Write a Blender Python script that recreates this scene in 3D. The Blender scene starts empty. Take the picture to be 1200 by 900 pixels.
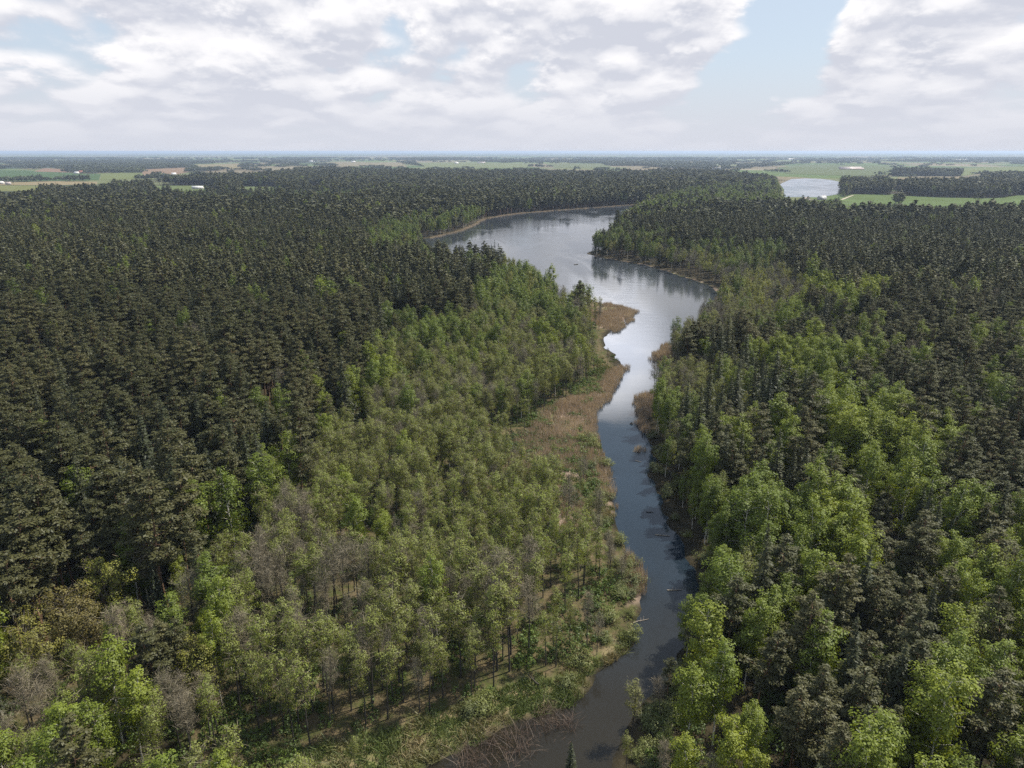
import bpy, math, random
import numpy as np
from mathutils import Vector

R = math.radians
S = bpy.context.scene
COL = S.collection
rng = np.random.default_rng(7)
random.seed(7)

# ------------------------------------------------------------------ camera
CAM_Z = 88.0
F = 833.3                       # focal length in pixels of the 1200 px wide photograph
PITCH = R(18.12)
cam = bpy.data.cameras.new('camera')
cam.sensor_width = 36.0
cam.lens = 36.0 * F / 1200.0
cam.clip_start = 1.0
cam.clip_end = 200000.0
camo = bpy.data.objects.new('camera', cam)
COL.objects.link(camo)
camo.location = (0, 0, CAM_Z)
camo.rotation_euler = (R(90) - PITCH, 0, 0)
S.camera = camo

# ------------------------------------------------------------------ light
SUN_EL, SUN_AZ = R(55), R(62)   # azimuth measured from +Y (view direction) towards +X (right)
sun = bpy.data.lights.new('sun', 'SUN')
sun.energy = 5.0
sun.angle = R(0.53)
sun.color = (1.0, 0.92, 0.78)
suno = bpy.data.objects.new('sun', sun)
COL.objects.link(suno)
sdir = Vector((math.sin(SUN_AZ) * math.cos(SUN_EL), math.cos(SUN_AZ) * math.cos(SUN_EL), math.sin(SUN_EL)))
suno.rotation_euler = sdir.to_track_quat('Z', 'Y').to_euler()
suno.location = (200, 200, 400)

S.render.engine = 'CYCLES'
S.view_settings.view_transform = 'Standard'
S.view_settings.look = 'None'
S.view_settings.gamma = 1.0
S.view_settings.exposure = 0.55
S.view_settings.use_curve_mapping = False
S.cycles.use_denoising = False
S.cycles.max_bounces = 6
S.cycles.diffuse_bounces = 2
S.cycles.transmission_bounces = 2
S.cycles.volume_bounces = 0


# ------------------------------------------------------------------ node helper
class NT:
    def __init__(self, tree):
        self.t = tree
        self.n = tree.nodes
        self.l = tree.links

    def node(self, typ, **kw):
        nd = self.n.new(typ)
        for k, v in kw.items():
            setattr(nd, k, v)
        return nd

    def put(self, sock, v):
        if v is None:
            return
        if isinstance(v, bpy.types.NodeSocket):
            self.l.new(v, sock)
        else:
            sock.default_value = v

    def math(self, op, a, b=None, c=None, clamp=False):
        nd = self.node('ShaderNodeMath', operation=op)
        nd.use_clamp = clamp
        self.put(nd.inputs[0], a)
        self.put(nd.inputs[1], b)
        self.put(nd.inputs[2], c)
        return nd.outputs[0]

    def vmath(self, op, a, b=None, scale=None):
        nd = self.node('ShaderNodeVectorMath', operation=op)
        self.put(nd.inputs[0], a)
        self.put(nd.inputs[1], b)
        if scale is not None:
            self.put(nd.inputs['Scale'], scale)
        return nd.outputs['Value'] if op in ('DOT_PRODUCT', 'LENGTH') else nd.outputs['Vector']

    def step(self, v, a, b, lo=0.0, hi=1.0, smooth=True):
        nd = self.node('ShaderNodeMapRange')
        nd.interpolation_type = 'SMOOTHSTEP' if smooth else 'LINEAR'
        self.put(nd.inputs['Value'], v)
        for k, x in (('From Min', a), ('From Max', b), ('To Min', lo), ('To Max', hi)):
            self.put(nd.inputs[k], x)
        return nd.outputs[0]

    def mix(self, f, a, b, blend='MIX'):
        nd = self.node('ShaderNodeMix', data_type='RGBA', blend_type=blend)
        self.put(nd.inputs[0], f)
        self.put(nd.inputs[6], a if isinstance(a, bpy.types.NodeSocket) else (*a, 1))
        self.put(nd.inputs[7], b if isinstance(b, bpy.types.NodeSocket) else (*b, 1))
        return nd.outputs[2]

    def noise(self, vec, scale, detail=3.0, rough=0.5, dist=0.0, dim='3D'):
        nd = self.node('ShaderNodeTexNoise', noise_dimensions=dim)
        self.put(nd.inputs['Vector'], vec)
        self.put(nd.inputs['Scale'], scale)
        self.put(nd.inputs['Detail'], detail)
        self.put(nd.inputs['Roughness'], rough)
        self.put(nd.inputs['Distortion'], dist)
        return nd.outputs['Fac']

    def comb(self, x, y, z):
        nd = self.node('ShaderNodeCombineXYZ')
        for i, v in enumerate((x, y, z)):
            self.put(nd.inputs[i], v)
        return nd.outputs[0]

    def sep(self, v):
        nd = self.node('ShaderNodeSeparateXYZ')
        self.put(nd.inputs[0], v)
        return nd.outputs


# ------------------------------------------------------------------ photo pixel <-> place
CP, SP = math.cos(PITCH), math.sin(PITCH)


def ray(px, py):
    u = (px - 600.0) / F
    v = (450.0 - py) / F
    return np.array((u, CP + v * SP, -SP + v * CP))


def at(px, py, z=0.0):
    d = ray(px, py)
    t = (CAM_Z - z) / -d[2]
    return d[0] * t, d[1] * t


def pix(x, y, z):
    """photograph pixel of points (numpy arrays)"""
    dz = z - CAM_Z
    depth = y * CP - dz * SP
    up = y * SP + dz * CP
    return 600.0 + F * x / depth, 450.0 - F * up / depth


# ------------------------------------------------------------------ world: sky and clouds
W = bpy.data.worlds.new('World')
S.world = W
W.use_nodes = True
w = NT(W.node_tree)
w.n.clear()
out = w.node('ShaderNodeOutputWorld')
sky = w.node('ShaderNodeTexSky', sky_type='NISHITA')
sky.sun_disc = False
sky.sun_elevation = SUN_EL
sky.sun_rotation = SUN_AZ
sky.altitude = 120
sky.air_density = 1.0
sky.dust_density = 1.2
SKY_K = 0.075
skyc = w.vmath('SCALE', sky.outputs[0], scale=SKY_K)
tc = w.node('ShaderNodeTexCoord')
dirv = w.vmath('NORMALIZE', tc.outputs['Generated'])
dx, dy, dz = w.sep(dirv)
zc = w.math('MAXIMUM', dz, 0.0)


def cloud_density(zoff):
    den = w.math('ADD', zc, 0.11 + zoff)
    p = w.comb(w.math('MULTIPLY', dx, 4.4), w.math('MULTIPLY', w.math('LOGARITHM', den, math.e), 2.0), w.math('MULTIPLY', dy, 2.0))
    big = w.noise(w.vmath('ADD', p, (3.4, 1.2, 0)), 0.9, 2.0, 0.5)
    fine = w.noise(w.vmath('ADD', p, (7.3, 2.2, 0)), 1.7, 9.0, 0.57, 0.1)
    vo = w.node('ShaderNodeTexVoronoi', feature='SMOOTH_F1')
    w.put(vo.inputs['Vector'], w.vmath('ADD', p, w.vmath('SCALE', w.comb(fine, fine, 0.0), scale=0.5)))
    vo.inputs['Scale'].default_value = 3.8
    vo.inputs['Smoothness'].default_value = 0.5
    puff = w.math('MULTIPLY', w.math('SUBTRACT', 0.45, vo.outputs['Distance']), 0.20)
    return w.math('ADD', w.math('ADD', w.math('MULTIPLY', big, 0.52), w.math('MULTIPLY', fine, 0.62)), puff)


d0 = cloud_density(0.0)
d1 = cloud_density(0.007)
d2 = cloud_density(0.024)


def spot(px, py, half, k):
    v = ray(px, py)
    v = v / np.linalg.norm(v)
    dt = w.vmath('DOT_PRODUCT', dirv, tuple(v))
    return w.math('MULTIPLY', w.step(dt, math.cos(R(half)), 1.0), k)


def add_spots(lst):
    r_ = None
    for s_ in lst:
        o_ = spot(*s_)
        r_ = o_ if r_ is None else w.math('ADD', r_, o_)
    return r_


bias = add_spots([(915, 55, 5.2, -0.20), (855, 105, 3.4, -0.14), (950, 5, 4.0, -0.15), (475, 42, 2.6, -0.13), (525, 62, 2.2, -0.12),
                  (1130, 60, 6.0, 0.07), (300, 60, 9.0, 0.08), (720, 45, 5.5, 0.08), (750, -90, 8.0, 0.28)])
# broken cover higher up: more blue overhead than along the horizon
bias = w.math('ADD', bias, w.step(dz, 0.29, 0.40, 0.050, -0.27))
d0b = w.math('ADD', d0, bias)
cover = w.step(d0b, 0.455, 0.56)
edge = w.step(w.math('SUBTRACT', d0, d1), -0.055, 0.06)
edge2 = w.step(w.math('SUBTRACT', d0, d2), -0.085, 0.10)
thick = w.step(d0b, 0.56, 0.85)
lum = w.math('ADD', w.math('MULTIPLY', edge, 0.55), w.math('MULTIPLY', edge2, 0.55))
lum = w.math('SUBTRACT', lum, w.math('MULTIPLY', thick, 0.18), clamp=True)
cloudc = w.mix(lum, (0.445, 0.462, 0.52), (0.72, 0.71, 0.718))
glow = w.math('ADD', add_spots([(735, -112, 6.0, 3.8)]), 1.0)
cloudc = w.vmath('SCALE', cloudc, scale=glow)
sky_mix = w.mix(cover, w.mix(0.68, skyc, (0.48, 0.55, 0.64)), cloudc)
# pale distant air above the horizon
hz = w.step(dz, 0.0, 0.125, 0.93, 0.0)
sky_mix = w.mix(hz, sky_mix, (0.475, 0.49, 0.545))
bg = w.node('ShaderNodeBackground')
w.l.new(sky_mix, bg.inputs[0])
bg.inputs[1].default_value = 1.0
w.l.new(bg.outputs[0], out.inputs[0])


# ------------------------------------------------------------------ mesh helpers
def new_mesh(name, V, quads=None, tris=None, mats=(), mat_q=None, mat_t=None, smooth=False):
    V = np.asarray(V, dtype=np.float32).reshape(-1, 3)
    q = np.zeros((0, 4), np.int32) if quads is None or len(quads) == 0 else np.asarray(quads, np.int32)
    t = np.zeros((0, 3), np.int32) if tris is None or len(tris) == 0 else np.asarray(tris, np.int32)
    me = bpy.data.meshes.new(name)
    me.vertices.add(len(V))
    me.vertices.foreach_set('co', V.ravel())
    nl = q.size + t.size
    me.loops.add(nl)
    me.loops.foreach_set('vertex_index', np.concatenate([q.ravel(), t.ravel()]).astype(np.int32))
    nf = len(q) + len(t)
    me.polygons.add(nf)
    starts = np.concatenate([np.arange(len(q)) * 4, q.size + np.arange(len(t)) * 3]).astype(np.int32)
    me.polygons.foreach_set('loop_start', starts)
    if mat_q is not None or mat_t is not None:
        mi = np.concatenate([np.zeros(len(q), np.int32) if mat_q is None else mat_q,
                             np.zeros(len(t), np.int32) if mat_t is None else mat_t]).astype(np.int32)
        me.polygons.foreach_set('material_index', mi)
    if smooth:
        me.polygons.foreach_set('use_smooth', np.ones(nf, bool))
    for m in mats:
        me.materials.append(m)
    me.update(calc_edges=True)
    return me


def obj(name, me, parent=None, kind=None, label=None, cat=None, group=None, link=True):
    o = bpy.data.objects.new(name, me)
    if link:
        COL.objects.link(o)
    if parent is not None:
        o.parent = parent
    for k, v in (('kind', kind), ('label', label), ('category', cat), ('group', group)):
        if v:
            o[k] = v
    return o


def nrm(a):
    return a / np.maximum(np.linalg.norm(a, axis=-1, keepdims=True), 1e-9)


def inpoly(px, py, poly):
    inside = np.zeros(np.shape(px), bool)
    n = len(poly)
    for i in range(n):
        x1, y1 = poly[i]
        x2, y2 = poly[(i + 1) % n]
        if y1 == y2:
            continue
        c = ((y1 > py) != (y2 > py)) & (px < (x2 - x1) * (py - y1) / (y2 - y1) + x1)
        inside ^= c
    return inside


def vnoise(x, y, s, seed=0):
    """smooth value noise 0..1"""
    x = np.asarray(x) / s + seed * 17.31
    y = np.asarray(y) / s + seed * 9.77
    xi, yi = np.floor(x).astype(np.int64), np.floor(y).astype(np.int64)
    fx, fy = x - xi, y - yi
    fx, fy = fx * fx * (3 - 2 * fx), fy * fy * (3 - 2 * fy)

    def h(a, b):
        v = np.sin(a * 127.1 + b * 311.7 + seed * 74.7) * 43758.5453
        return v - np.floor(v)
    return (h(xi, yi) * (1 - fx) + h(xi + 1, yi) * fx) * (1 - fy) + (h(xi, yi + 1) * (1 - fx) + h(xi + 1, yi + 1) * fx) * fy


# ------------------------------------------------------------------ the shoreline
# (px, py) seen at the water line; (px, py, h) where a canopy of height h hides the shore behind it
LEFT_BANK = [(480, 930), (505, 905), (535, 888), (562, 873), (598, 857), (631, 848), (650, 836), (674, 826), (705, 801), (741, 774),
             (757, 756), (752, 742), (747, 732), (760, 713), (757, 693), (755, 675), (747, 655), (738, 633), (730, 613), (723, 587), (715, 560),
             (708, 535), (702, 522), (701, 500), (701, 488), (704, 477), (711, 468), (723, 451), (735, 434), (733, 428), (720, 411), (712, 408), (708, 397),
             (720, 388), (733, 378), (743, 372), (742, 365), (722, 359), (692, 353),
             (672, 334, 15), (655, 320, 15), (630, 307, 15), (600, 297, 16), (575, 292, 18), (540, 288, 19), (510, 284, 19), (488, 281)]
FAR_BANK = [(505, 279), (540, 271), (556, 264), (566, 257), (600, 251), (640, 247.5), (690, 244), (730, 241), (768, 238.5)]
RIGHT_BANK = [(772, 238), (745, 243, 12), (722, 257, 14), (706, 275, 14), (702, 292), (688, 297), (699, 301), (722, 305), (757, 311), (790, 321), (842, 338),
              (838, 352, 8), (812, 364, 12), (800, 380, 12), (790, 394, 6), (785, 402), (768, 418), (776, 428), (777, 440), (774, 452), (752, 460), (743, 468), (750, 482), (754, 512), (759, 522),
              (760, 540), (761, 560), (767, 580), (773, 600), (781, 622), (793, 640), (803, 660), (806, 690), (803, 720), (790, 755), (776, 788), (758, 808),
              (743, 828), (722, 852), (708, 872), (702, 900), (700, 930)]


def shore(pts):
    r = []
    for p in pts:
        if len(p) == 3:
            x, y = at(p[0], p[1], p[2])
            k = math.hypot(x, y)
            r.append((x + x / k * 3, y + y / k * 3))
        else:
            r.append(at(p[0], p[1], 0.0))
    return r


lb, fb, rb = shore(LEFT_BANK), shore(FAR_BANK), shore(RIGHT_BANK)
RIVER = [(lb[0][0] - 6, 20.0)] + lb + fb + rb + [(rb[-1][0] - 4, 20.0)]


def smooth_poly(P, it=2):
    P = [np.array(p) for p in P]
    for _ in range(it):
        Q = []
        for i in range(len(P)):
            a, b = P[i], P[(i + 1) % len(P)]
            Q += [a * 0.8 + b * 0.2, a * 0.2 + b * 0.8]
        P = Q
    return np.array(P)


RIVER = smooth_poly(RIVER, 1)
RP = [tuple(p) for p in RIVER]
GX0, GX1, GY0, GY1 = -250.0, 390.0, 28.0, 1500.0


def shore_dist(x, y):
    """signed distance to the water's edge: negative on the water"""
    x = np.asarray(x, float)
    y = np.asarray(y, float)
    d2 = np.full(x.shape, 1e12)
    n = len(RIVER)
    for i in range(n):
        a, b = RIVER[i], RIVER[(i + 1) % n]
        ex, ey = b - a
        L = ex * ex + ey * ey + 1e-9
        t = np.clip(((x - a[0]) * ex + (y - a[1]) * ey) / L, 0, 1)
        d2 = np.minimum(d2, (x - a[0] - t * ex) ** 2 + (y - a[1] - t * ey) ** 2)
    d = np.sqrt(d2)
    ins = inpoly(x, y, RP)
    d = np.where(ins, -d, d)
    wob = (vnoise(x, y, 9.0, 3) - 0.5) * 3.6 + (vnoise(x, y, 3.5, 4) - 0.5) * 1.6
    return d + wob - 1.5 * (y < 430)


def ground_z(x, y, sd):
    land = 0.12 + 0.55 * np.clip(sd / 10.0, 0, 1)
    und = 2.0 * (np.sin(np.asarray(x) / 83.0 + 1.3) * np.cos(np.asarray(y) / 117.0) + 1.0) * np.clip((sd - 40) / 120.0, 0, 1)
    und = und * np.clip((1500 - np.asarray(y)) / 400.0, 0, 1)
    return np.where(sd < 0, -1.4 * np.clip(-sd / 6.0, 0, 1) + 0.12 * np.clip(1 + sd / 2, 0, 1), land + und)


# ------------------------------------------------------------------ zones read off the photograph
# canopy pixels (where tree tops show)
FOREST = [
    [(-500, 226), (0, 224), (40, 222), (46, 215), (64, 214), (72, 217), (112, 217), (122, 212), (170, 209), (186, 206), (212, 203.5),
     (245, 202), (300, 200.5), (332, 197), (345, 194.5), (420, 195), (480, 197), (600, 198), (730, 199), (780, 196.5), (850, 199),
     (905, 203), (914, 210), (913, 222), (935, 237), (985, 238), (1060, 238.5), (1150, 238), (1210, 235), (1600, 233), (1900, 1400), (-900, 1400)],
    [(925, 204), (984, 204), (984, 209.5), (925, 209.5)],
    [(983, 207), (1030, 205), (1046, 208), (1046, 222), (1060, 226), (1060, 212), (1048, 208), (1125, 206.5), (1148, 208), (1150, 202), (1185, 199.5), (1400, 197),
     (1400, 217), (1190, 219), (1150, 221), (1040, 218.5), (990, 217)],
    [(912, 222), (923, 225), (936, 223), (947, 223), (957, 226.5), (985, 222), (990, 229), (965, 237), (912, 237)],
    [(1047, 195.5), (1127, 196.5), (1128, 198.2), (1048, 198.5)],
]
# ground pixels (open ground, no trees)
OPEN = [
    [(178, 217.5), (243, 217.5), (262, 231), (178, 231)],
    [(281, 218.5), (327, 219), (326, 231), (280, 231)],
    [(358, 218.5), (378, 218.5), (378, 228), (358, 228)],
    [(972, 236.5), (1000, 227.5), (1040, 228.5), (1100, 231.5), (1172, 232.5), (1192, 229), (1400, 227), (1400, 235), (1150, 238), (1060, 240.5), (985, 240)],
    [(915, 216), (927, 209.5), (975, 210.5), (985, 213), (985, 224), (972, 226.5), (957, 229), (948, 232), (945, 226), (936, 226), (923, 228.5)],
    [(828, 198.5), (846, 195.5), (848, 199.5), (828, 200)],
    [(338, 201), (345, 200), (345, 206), (337, 205)],
    [(-20, 375), (15, 372), (22, 385), (-20, 395)],
    [(88, 418), (70, 430), (92, 436), (100, 424)],
]
MARSH = [(598, 562), (600, 537), (625, 508), (648, 484), (676, 470), (700, 445), (690, 400), (705, 385), (700, 362), (745, 362), (745, 380), (715, 400), (738, 430), (715, 470), (706, 500), (706, 530), (718, 565),
         (728, 608), (700, 622), (690, 622), (655, 592)]
BANK_GRASS = [(120, 960), (250, 905), (330, 885), (430, 862), (530, 832), (610, 797), (662, 790), (705, 772), (738, 745), (764, 722), (764, 760), (745, 775), (705, 806), (660, 836), (600, 866), (540, 895), (500, 960)]
DEAD_REEDS = [(530, 888), (560, 868), (600, 852), (640, 828), (664, 834), (682, 847), (668, 858), (640, 866), (625, 880), (590, 905), (520, 915)]
REED_SPOTS = [[(738, 430), (733, 428), (708, 440), (682, 462), (655, 474), (635, 488), (615, 512), (592, 535), (588, 562), (610, 574), (640, 568), (655, 580), (668, 568), (690, 560), (704, 540), (702, 480), (712, 468), (724, 450)],
              [(703, 530), (716, 562), (724, 590), (734, 617), (722, 612), (705, 575), (690, 560)],
              [(648, 580), (672, 575), (690, 600), (680, 640), (660, 625)],
              [(735, 640), (752, 668), (762, 712), (742, 705), (728, 665)],
              [(488, 284), (505, 277), (540, 269), (552, 262), (560, 254), (600, 247), (690, 241), (770, 236), (774, 241), (690, 247), (600, 255), (570, 262), (558, 270), (510, 284)],
              [(762, 412), (775, 398), (792, 398), (786, 430), (768, 430)],
              [(740, 466), (750, 460), (772, 456), (766, 470), (760, 500), (764, 520), (756, 522), (748, 486)],
              [(742, 520), (754, 520), (754, 542), (742, 540)],
              [(684, 292), (702, 296), (760, 306), (845, 332), (845, 345), (756, 318), (700, 306), (684, 302)],
              [(722, 390), (744, 372), (744, 362), (700, 352), (690, 352), (690, 380)]]
# species mixes, first match wins: (polygon over canopy pixels, density 0..1, {kind: weight}, tint range, height factor)
P, SPR, B, A, N, O = 'pine', 'spruce', 'birch', 'alder', 'bare', 'oak'
ZONES = [
    # far shore strip of leafy trees
    ('far shore', [(415, 280), (470, 246), (520, 236), (620, 231), (760, 227), (800, 214), (925, 203), (925, 230), (780, 241), (690, 247), (600, 254), (560, 268), (500, 292), (430, 292)],
     1.0, {B: .5, A: .32, N: .03, P: .15}, (0.0, .45), .9),
    ('lakeside belt', [(900, 214), (992, 214), (997, 237), (925, 238)], 1.0, {B: .4, A: .3, P: .3}, (.1, .5), .62),
    ('far clearing', [(160, 214), (420, 214), (420, 226), (160, 226)], .8, {B: .4, A: .2, P: .4}, (.1, .6), .7),
    # right bank
    ('pine plantation', [(700, 232), (1400, 228), (1400, 300), (1060, 305), (960, 290), (900, 275), (800, 268), (745, 262), (730, 250)], 1.0, {P: .97, B: .02, SPR: .01}, (0, .7), 1.0),
    ('right lake shore', [(690, 250), (745, 258), (820, 268), (905, 278), (930, 300), (860, 292), (770, 282), (760, 312), (690, 310)], 1.0, {B: .45, A: .25, SPR: .12, P: .18}, (0.0, .35), .85),
    ('right lake shore', [(750, 280), (860, 285), (940, 296), (950, 330), (905, 352), (885, 372), (830, 395), (770, 425), (770, 380), (800, 330)], 1.0, {N: .42, A: .50, B: .06, P: .02}, (.1, .6), .85),
    ('birch clearing', [(945, 312), (1035, 312), (1050, 334), (1000, 340), (945, 346)], 1.0, {B: .85, P: .15}, (.4, 1.0), .9),
    ('birch clearing', [(905, 325), (940, 315), (930, 365), (900, 375)], 1.0, {B: .8, P: .2}, (.5, 1.0), .9),
    ('birch grove', [(925, 395), (945, 378), (985, 374), (1010, 398), (1006, 440), (960, 448), (925, 430)], 1.0, {B: .92, P: .08}, (.35, .9), 1.0),
    ('birch grove', [(955, 478), (1000, 464), (1045, 462), (1112, 490), (1132, 522), (1128, 566), (1080, 572), (1020, 555), (1000, 515)], 1.0, {B: .94, P: .06}, (.5, 1.0), 1.05),
    ('waterside birches', [(762, 560), (775, 530), (810, 545), (850, 535), (880, 545), (905, 575), (905, 620), (870, 660), (830, 690), (800, 700), (770, 630)], 1.0, {B: .8, A: .12, P: .08}, (.15, .75), 1.0),
    ('birch grove', [(915, 572), (945, 562), (1005, 568), (1010, 635), (935, 648), (915, 620)], 1.0, {B: .85, P: .15}, (.4, .95), 1.0),
    ('waterside birches', [(790, 500), (840, 490), (890, 470), (935, 480), (940, 510), (880, 530), (800, 545)], 1.0, {B: .34, A: .1, P: .36, SPR: .20}, (.3, .8), 1.0),
    ('waterside alders', [(750, 400), (818, 388), (815, 440), (808, 500), (780, 535), (750, 525)], 1.0, {A: .52, B: .30, N: .18}, (.2, .7), .8),
    ('spruce stand', [(808, 420), (870, 395), (925, 410), (935, 475), (870, 500), (800, 500), (800, 460)], 1.0, {SPR: .60, B: .16, P: .16, A: .08}, (.2, .9), 1.0),
    ('right birches', [(1085, 612), (1120, 590), (1210, 560), (1500, 540), (1600, 1200), (1190, 1000), (1130, 860), (1120, 760), (1085, 690)], 1.0, {B: .76, P: .12, SPR: .08, A: .04}, (.4, 1.0), .95),
    ('right birches', [(1150, 425), (1300, 400), (1400, 460), (1200, 470)], 1.0, {B: .4, P: .6}, (.3, .8), .95),
    ('waterside birches', [(700, 960), (735, 860), (760, 800), (800, 730), (850, 710), (885, 760), (900, 850), (905, 960)], 1.0, {B: .6, A: .2, SPR: .12, N: .08}, (.4, 1.0), .85),
    ('right mixed wood', [(860, 660), (1000, 650), (1000, 760), (880, 760)], 1.0, {P: .36, SPR: .18, B: .46}, (.3, .9), 1.0),
    ('right mixed wood', [(900, 760), (1135, 760), (1140, 980), (900, 980)], 1.0, {P: .36, SPR: .16, B: .48}, (.45, 1.0), .95),
    ('right pine wood', [(690, 230), (1500, 225), (2500, 1400), (820, 1400), (820, 900), (760, 560), (760, 400)], 1.0, {P: .74, SPR: .12, B: .12, N: .02}, (.2, .9), .95),
    # left bank
    ('left birch belt', [(432, 410), (470, 372), (520, 345), (575, 318), (585, 295), (660, 305), (690, 340), (692, 360), (640, 372), (560, 372), (520, 392), (450, 425)], 1.0, {B: .52, A: .43, N: .05}, (.15, .55), .85),
    ('left alder swamp', [(400, 440), (450, 415), (560, 370), (700, 355), (735, 400), (735, 470), (640, 480), (560, 530), (400, 530), (340, 520)], 1.0, {A: .72, N: .15, B: .13}, (.2, .85), .8),
    ('left alder swamp', [(300, 540), (360, 515), (560, 520), (660, 500), (730, 560), (740, 640), (650, 640), (560, 620), (430, 625), (330, 560)], 1.0, {A: .87, N: .06, B: .07}, (.45, 1.0), .78),
    ('bare alders', [(270, 590), (330, 545), (420, 612), (560, 612), (660, 632), (755, 650), (765, 740), (640, 800), (480, 860), (330, 900), (280, 760), (250, 700)], 1.0, {N: .36, A: .61, B: .03}, (.2, .9), .90),
    ('riverside marsh', [(560, 420), (700, 350), (760, 345), (775, 720), (640, 700), (560, 560)], 1.0, {A: .76, N: .24}, (.2, .8), .75),
    ('edge birches', [(262, 560), (330, 470), (405, 395), (445, 370), (455, 415), (400, 448), (330, 500), (318, 545), (285, 600), (265, 690), (200, 690), (210, 640)], 1.0, {B: .46, SPR: .2, P: .22, A: .12}, (.3, .9), .95),
    ('lower-left wood', [(-400, 720), (0, 668), (60, 652), (200, 640), (270, 670), (290, 760), (340, 900), (250, 1200), (-600, 1200)], .95, {B: .40, A: .24, N: .18, SPR: .08, O: .045, P: .04}, (.2, .9), .85),
    ('far pine wood', [(150, 190), (925, 190), (925, 236), (700, 246), (520, 300), (300, 240), (150, 228)], 1.0, {P: .92, SPR: .03, B: .05}, (.2, .8), 1.0),
    ('left spruce wood', [(-500, 470), (0, 440), (120, 480), (270, 520), (250, 620), (60, 680), (-500, 760)], 1.0, {SPR: .26, P: .70, B: .03, N: .01}, (.1, .8), 1.05),
    ('left pine wood', None, 1.0, {P: .83, SPR: .12, B: .045, N: .005}, (.1, .9), 1.0),
]
KINDS = [P, SPR, B, A, N, O]
HEIGHT = {P: 22.0, SPR: 23.0, B: 22.0, A: 18.5, N: 18.5, O: 18.0}


# ------------------------------------------------------------------ materials
def material(name):
    m = bpy.data.materials.new(name)
    m.use_nodes = True
    t = NT(m.node_tree)
    t.n.clear()
    o = t.node('ShaderNodeOutputMaterial')
    return m, t, o


def leaf_material(name, c0, c1, c2, transl=0.28, isl=0.55):
    """foliage: per-tree tint (c0..c1..c2), small leaf-to-leaf variation"""
    m, t, o = material(name)
    a = t.node('ShaderNodeAttribute', attribute_type='INSTANCER', attribute_name='tint')
    r = t.node('ShaderNodeValToRGB')
    cr = r.color_ramp
    cr.elements[0].color = (*c0, 1)
    cr.elements[1].color = (*c2, 1)
    e = cr.elements.new(0.5)
    e.color = (*c1, 1)
    t.l.new(a.outputs['Fac'], r.inputs[0])
    g = t.node('ShaderNodeNewGeometry')
    v = t.math('ADD', t.math('MULTIPLY', g.outputs['Random Per Island'], isl), 1 - isl * 0.5)
    c = t.vmath('SCALE', r.outputs[0], scale=v)
    d = t.node('ShaderNodeBsdfDiffuse')
    tr = t.node('ShaderNodeBsdfTranslucent')
    gl = t.node('ShaderNodeBsdfGlossy')
    gl.inputs['Roughness'].default_value = 0.55
    gl.inputs['Color'].default_value = (0.9, 0.95, 1.0, 1)
    t.l.new(c, d.inputs[0])
    t.l.new(t.mix(1.0, c, (1.25, 1.15, 0.55), 'MULTIPLY'), tr.inputs[0])
    mx = t.node('ShaderNodeMixShader')
    mx.inputs[0].default_value = transl
    t.l.new(d.outputs[0], mx.inputs[1])
    t.l.new(tr.outputs[0], mx.inputs[2])
    m2 = t.node('ShaderNodeMixShader')
    m2.inputs[0].default_value = 0.02
    t.l.new(mx.outputs[0], m2.inputs[1])
    t.l.new(gl.outputs[0], m2.inputs[2])
    t.l.new(m2.outputs[0], o.inputs[0])
    return m


def bark_material(name, c0, c1, scale=3.0, lo=.35, hi=.65, stretch=0.25):
    m, t, o = material(name)
    tcn = t.node('ShaderNodeTexCoord')
    v = t.vmath('MULTIPLY', tcn.outputs['Object'], (1, 1, stretch))
    n = t.noise(v, scale, 4, 0.6)
    c = t.mix(t.step(n, lo, hi), c0, c1)
    p = t.node('ShaderNodeBsdfPrincipled')
    p.inputs['Roughness'].default_value = 0.9
    t.l.new(c, p.inputs['Base Color'])
    t.l.new(p.outputs[0], o.inputs[0])
    return m


def plain(name, c, rough=0.8, var=0.2, scale=2.0):
    m, t, o = material(name)
    tcn = t.node('ShaderNodeTexCoord')
    n = t.noise(tcn.outputs['Object'], scale, 3, 0.55)
    cc = t.mix(n, tuple(x * (1 - var) for x in c), tuple(x * (1 + var) for x in c))
    p = t.node('ShaderNodeBsdfPrincipled')
    p.inputs['Roughness'].default_value = rough
    t.l.new(cc, p.inputs['Base Color'])
    t.l.new(p.outputs[0], o.inputs[0])
    return m


M_LEAF = {
    P: leaf_material('pine_needles', (.038, .041, .014), (.054, .057, .020), (.092, .085, .034), .12),
    SPR: leaf_material('spruce_needles', (.018, .025, .010), (.032, .039, .014), (.060, .060, .023), .12),
    B: leaf_material('birch_leaves', (.066, .096, .016), (.116, .158, .016), (.198, .234, .019), .37),
    A: leaf_material('alder_leaves', (.162, .166, .056), (.182, .206, .046), (.192, .240, .036), .42),
    N: leaf_material('bare_twigs', (.135, .125, .088), (.165, .148, .104), (.200, .168, .118), .0),
    O: leaf_material('oak_leaves', (.140, .115, .042), (.165, .150, .035), (.190, .200, .030), .32),
}
M_BARK = {
    P: bark_material('pine_bark', (.13, .075, .045), (.20, .12, .07)),
    SPR: bark_material('spruce_bark', (.075, .06, .048), (.12, .10, .08)),
    B: bark_material('birch_bark', (.09, .085, .08), (.62, .60, .55), 4.0, .32, .46, .9),
    A: bark_material('alder_bark', (.028, .025, .022), (.055, .049, .042)),
    N: bark_material('bare_tree_bark', (.032, .028, .024), (.07, .062, .053)),
    O: bark_material('oak_bark', (.09, .075, .06), (.15, .125, .10)),
}


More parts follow.
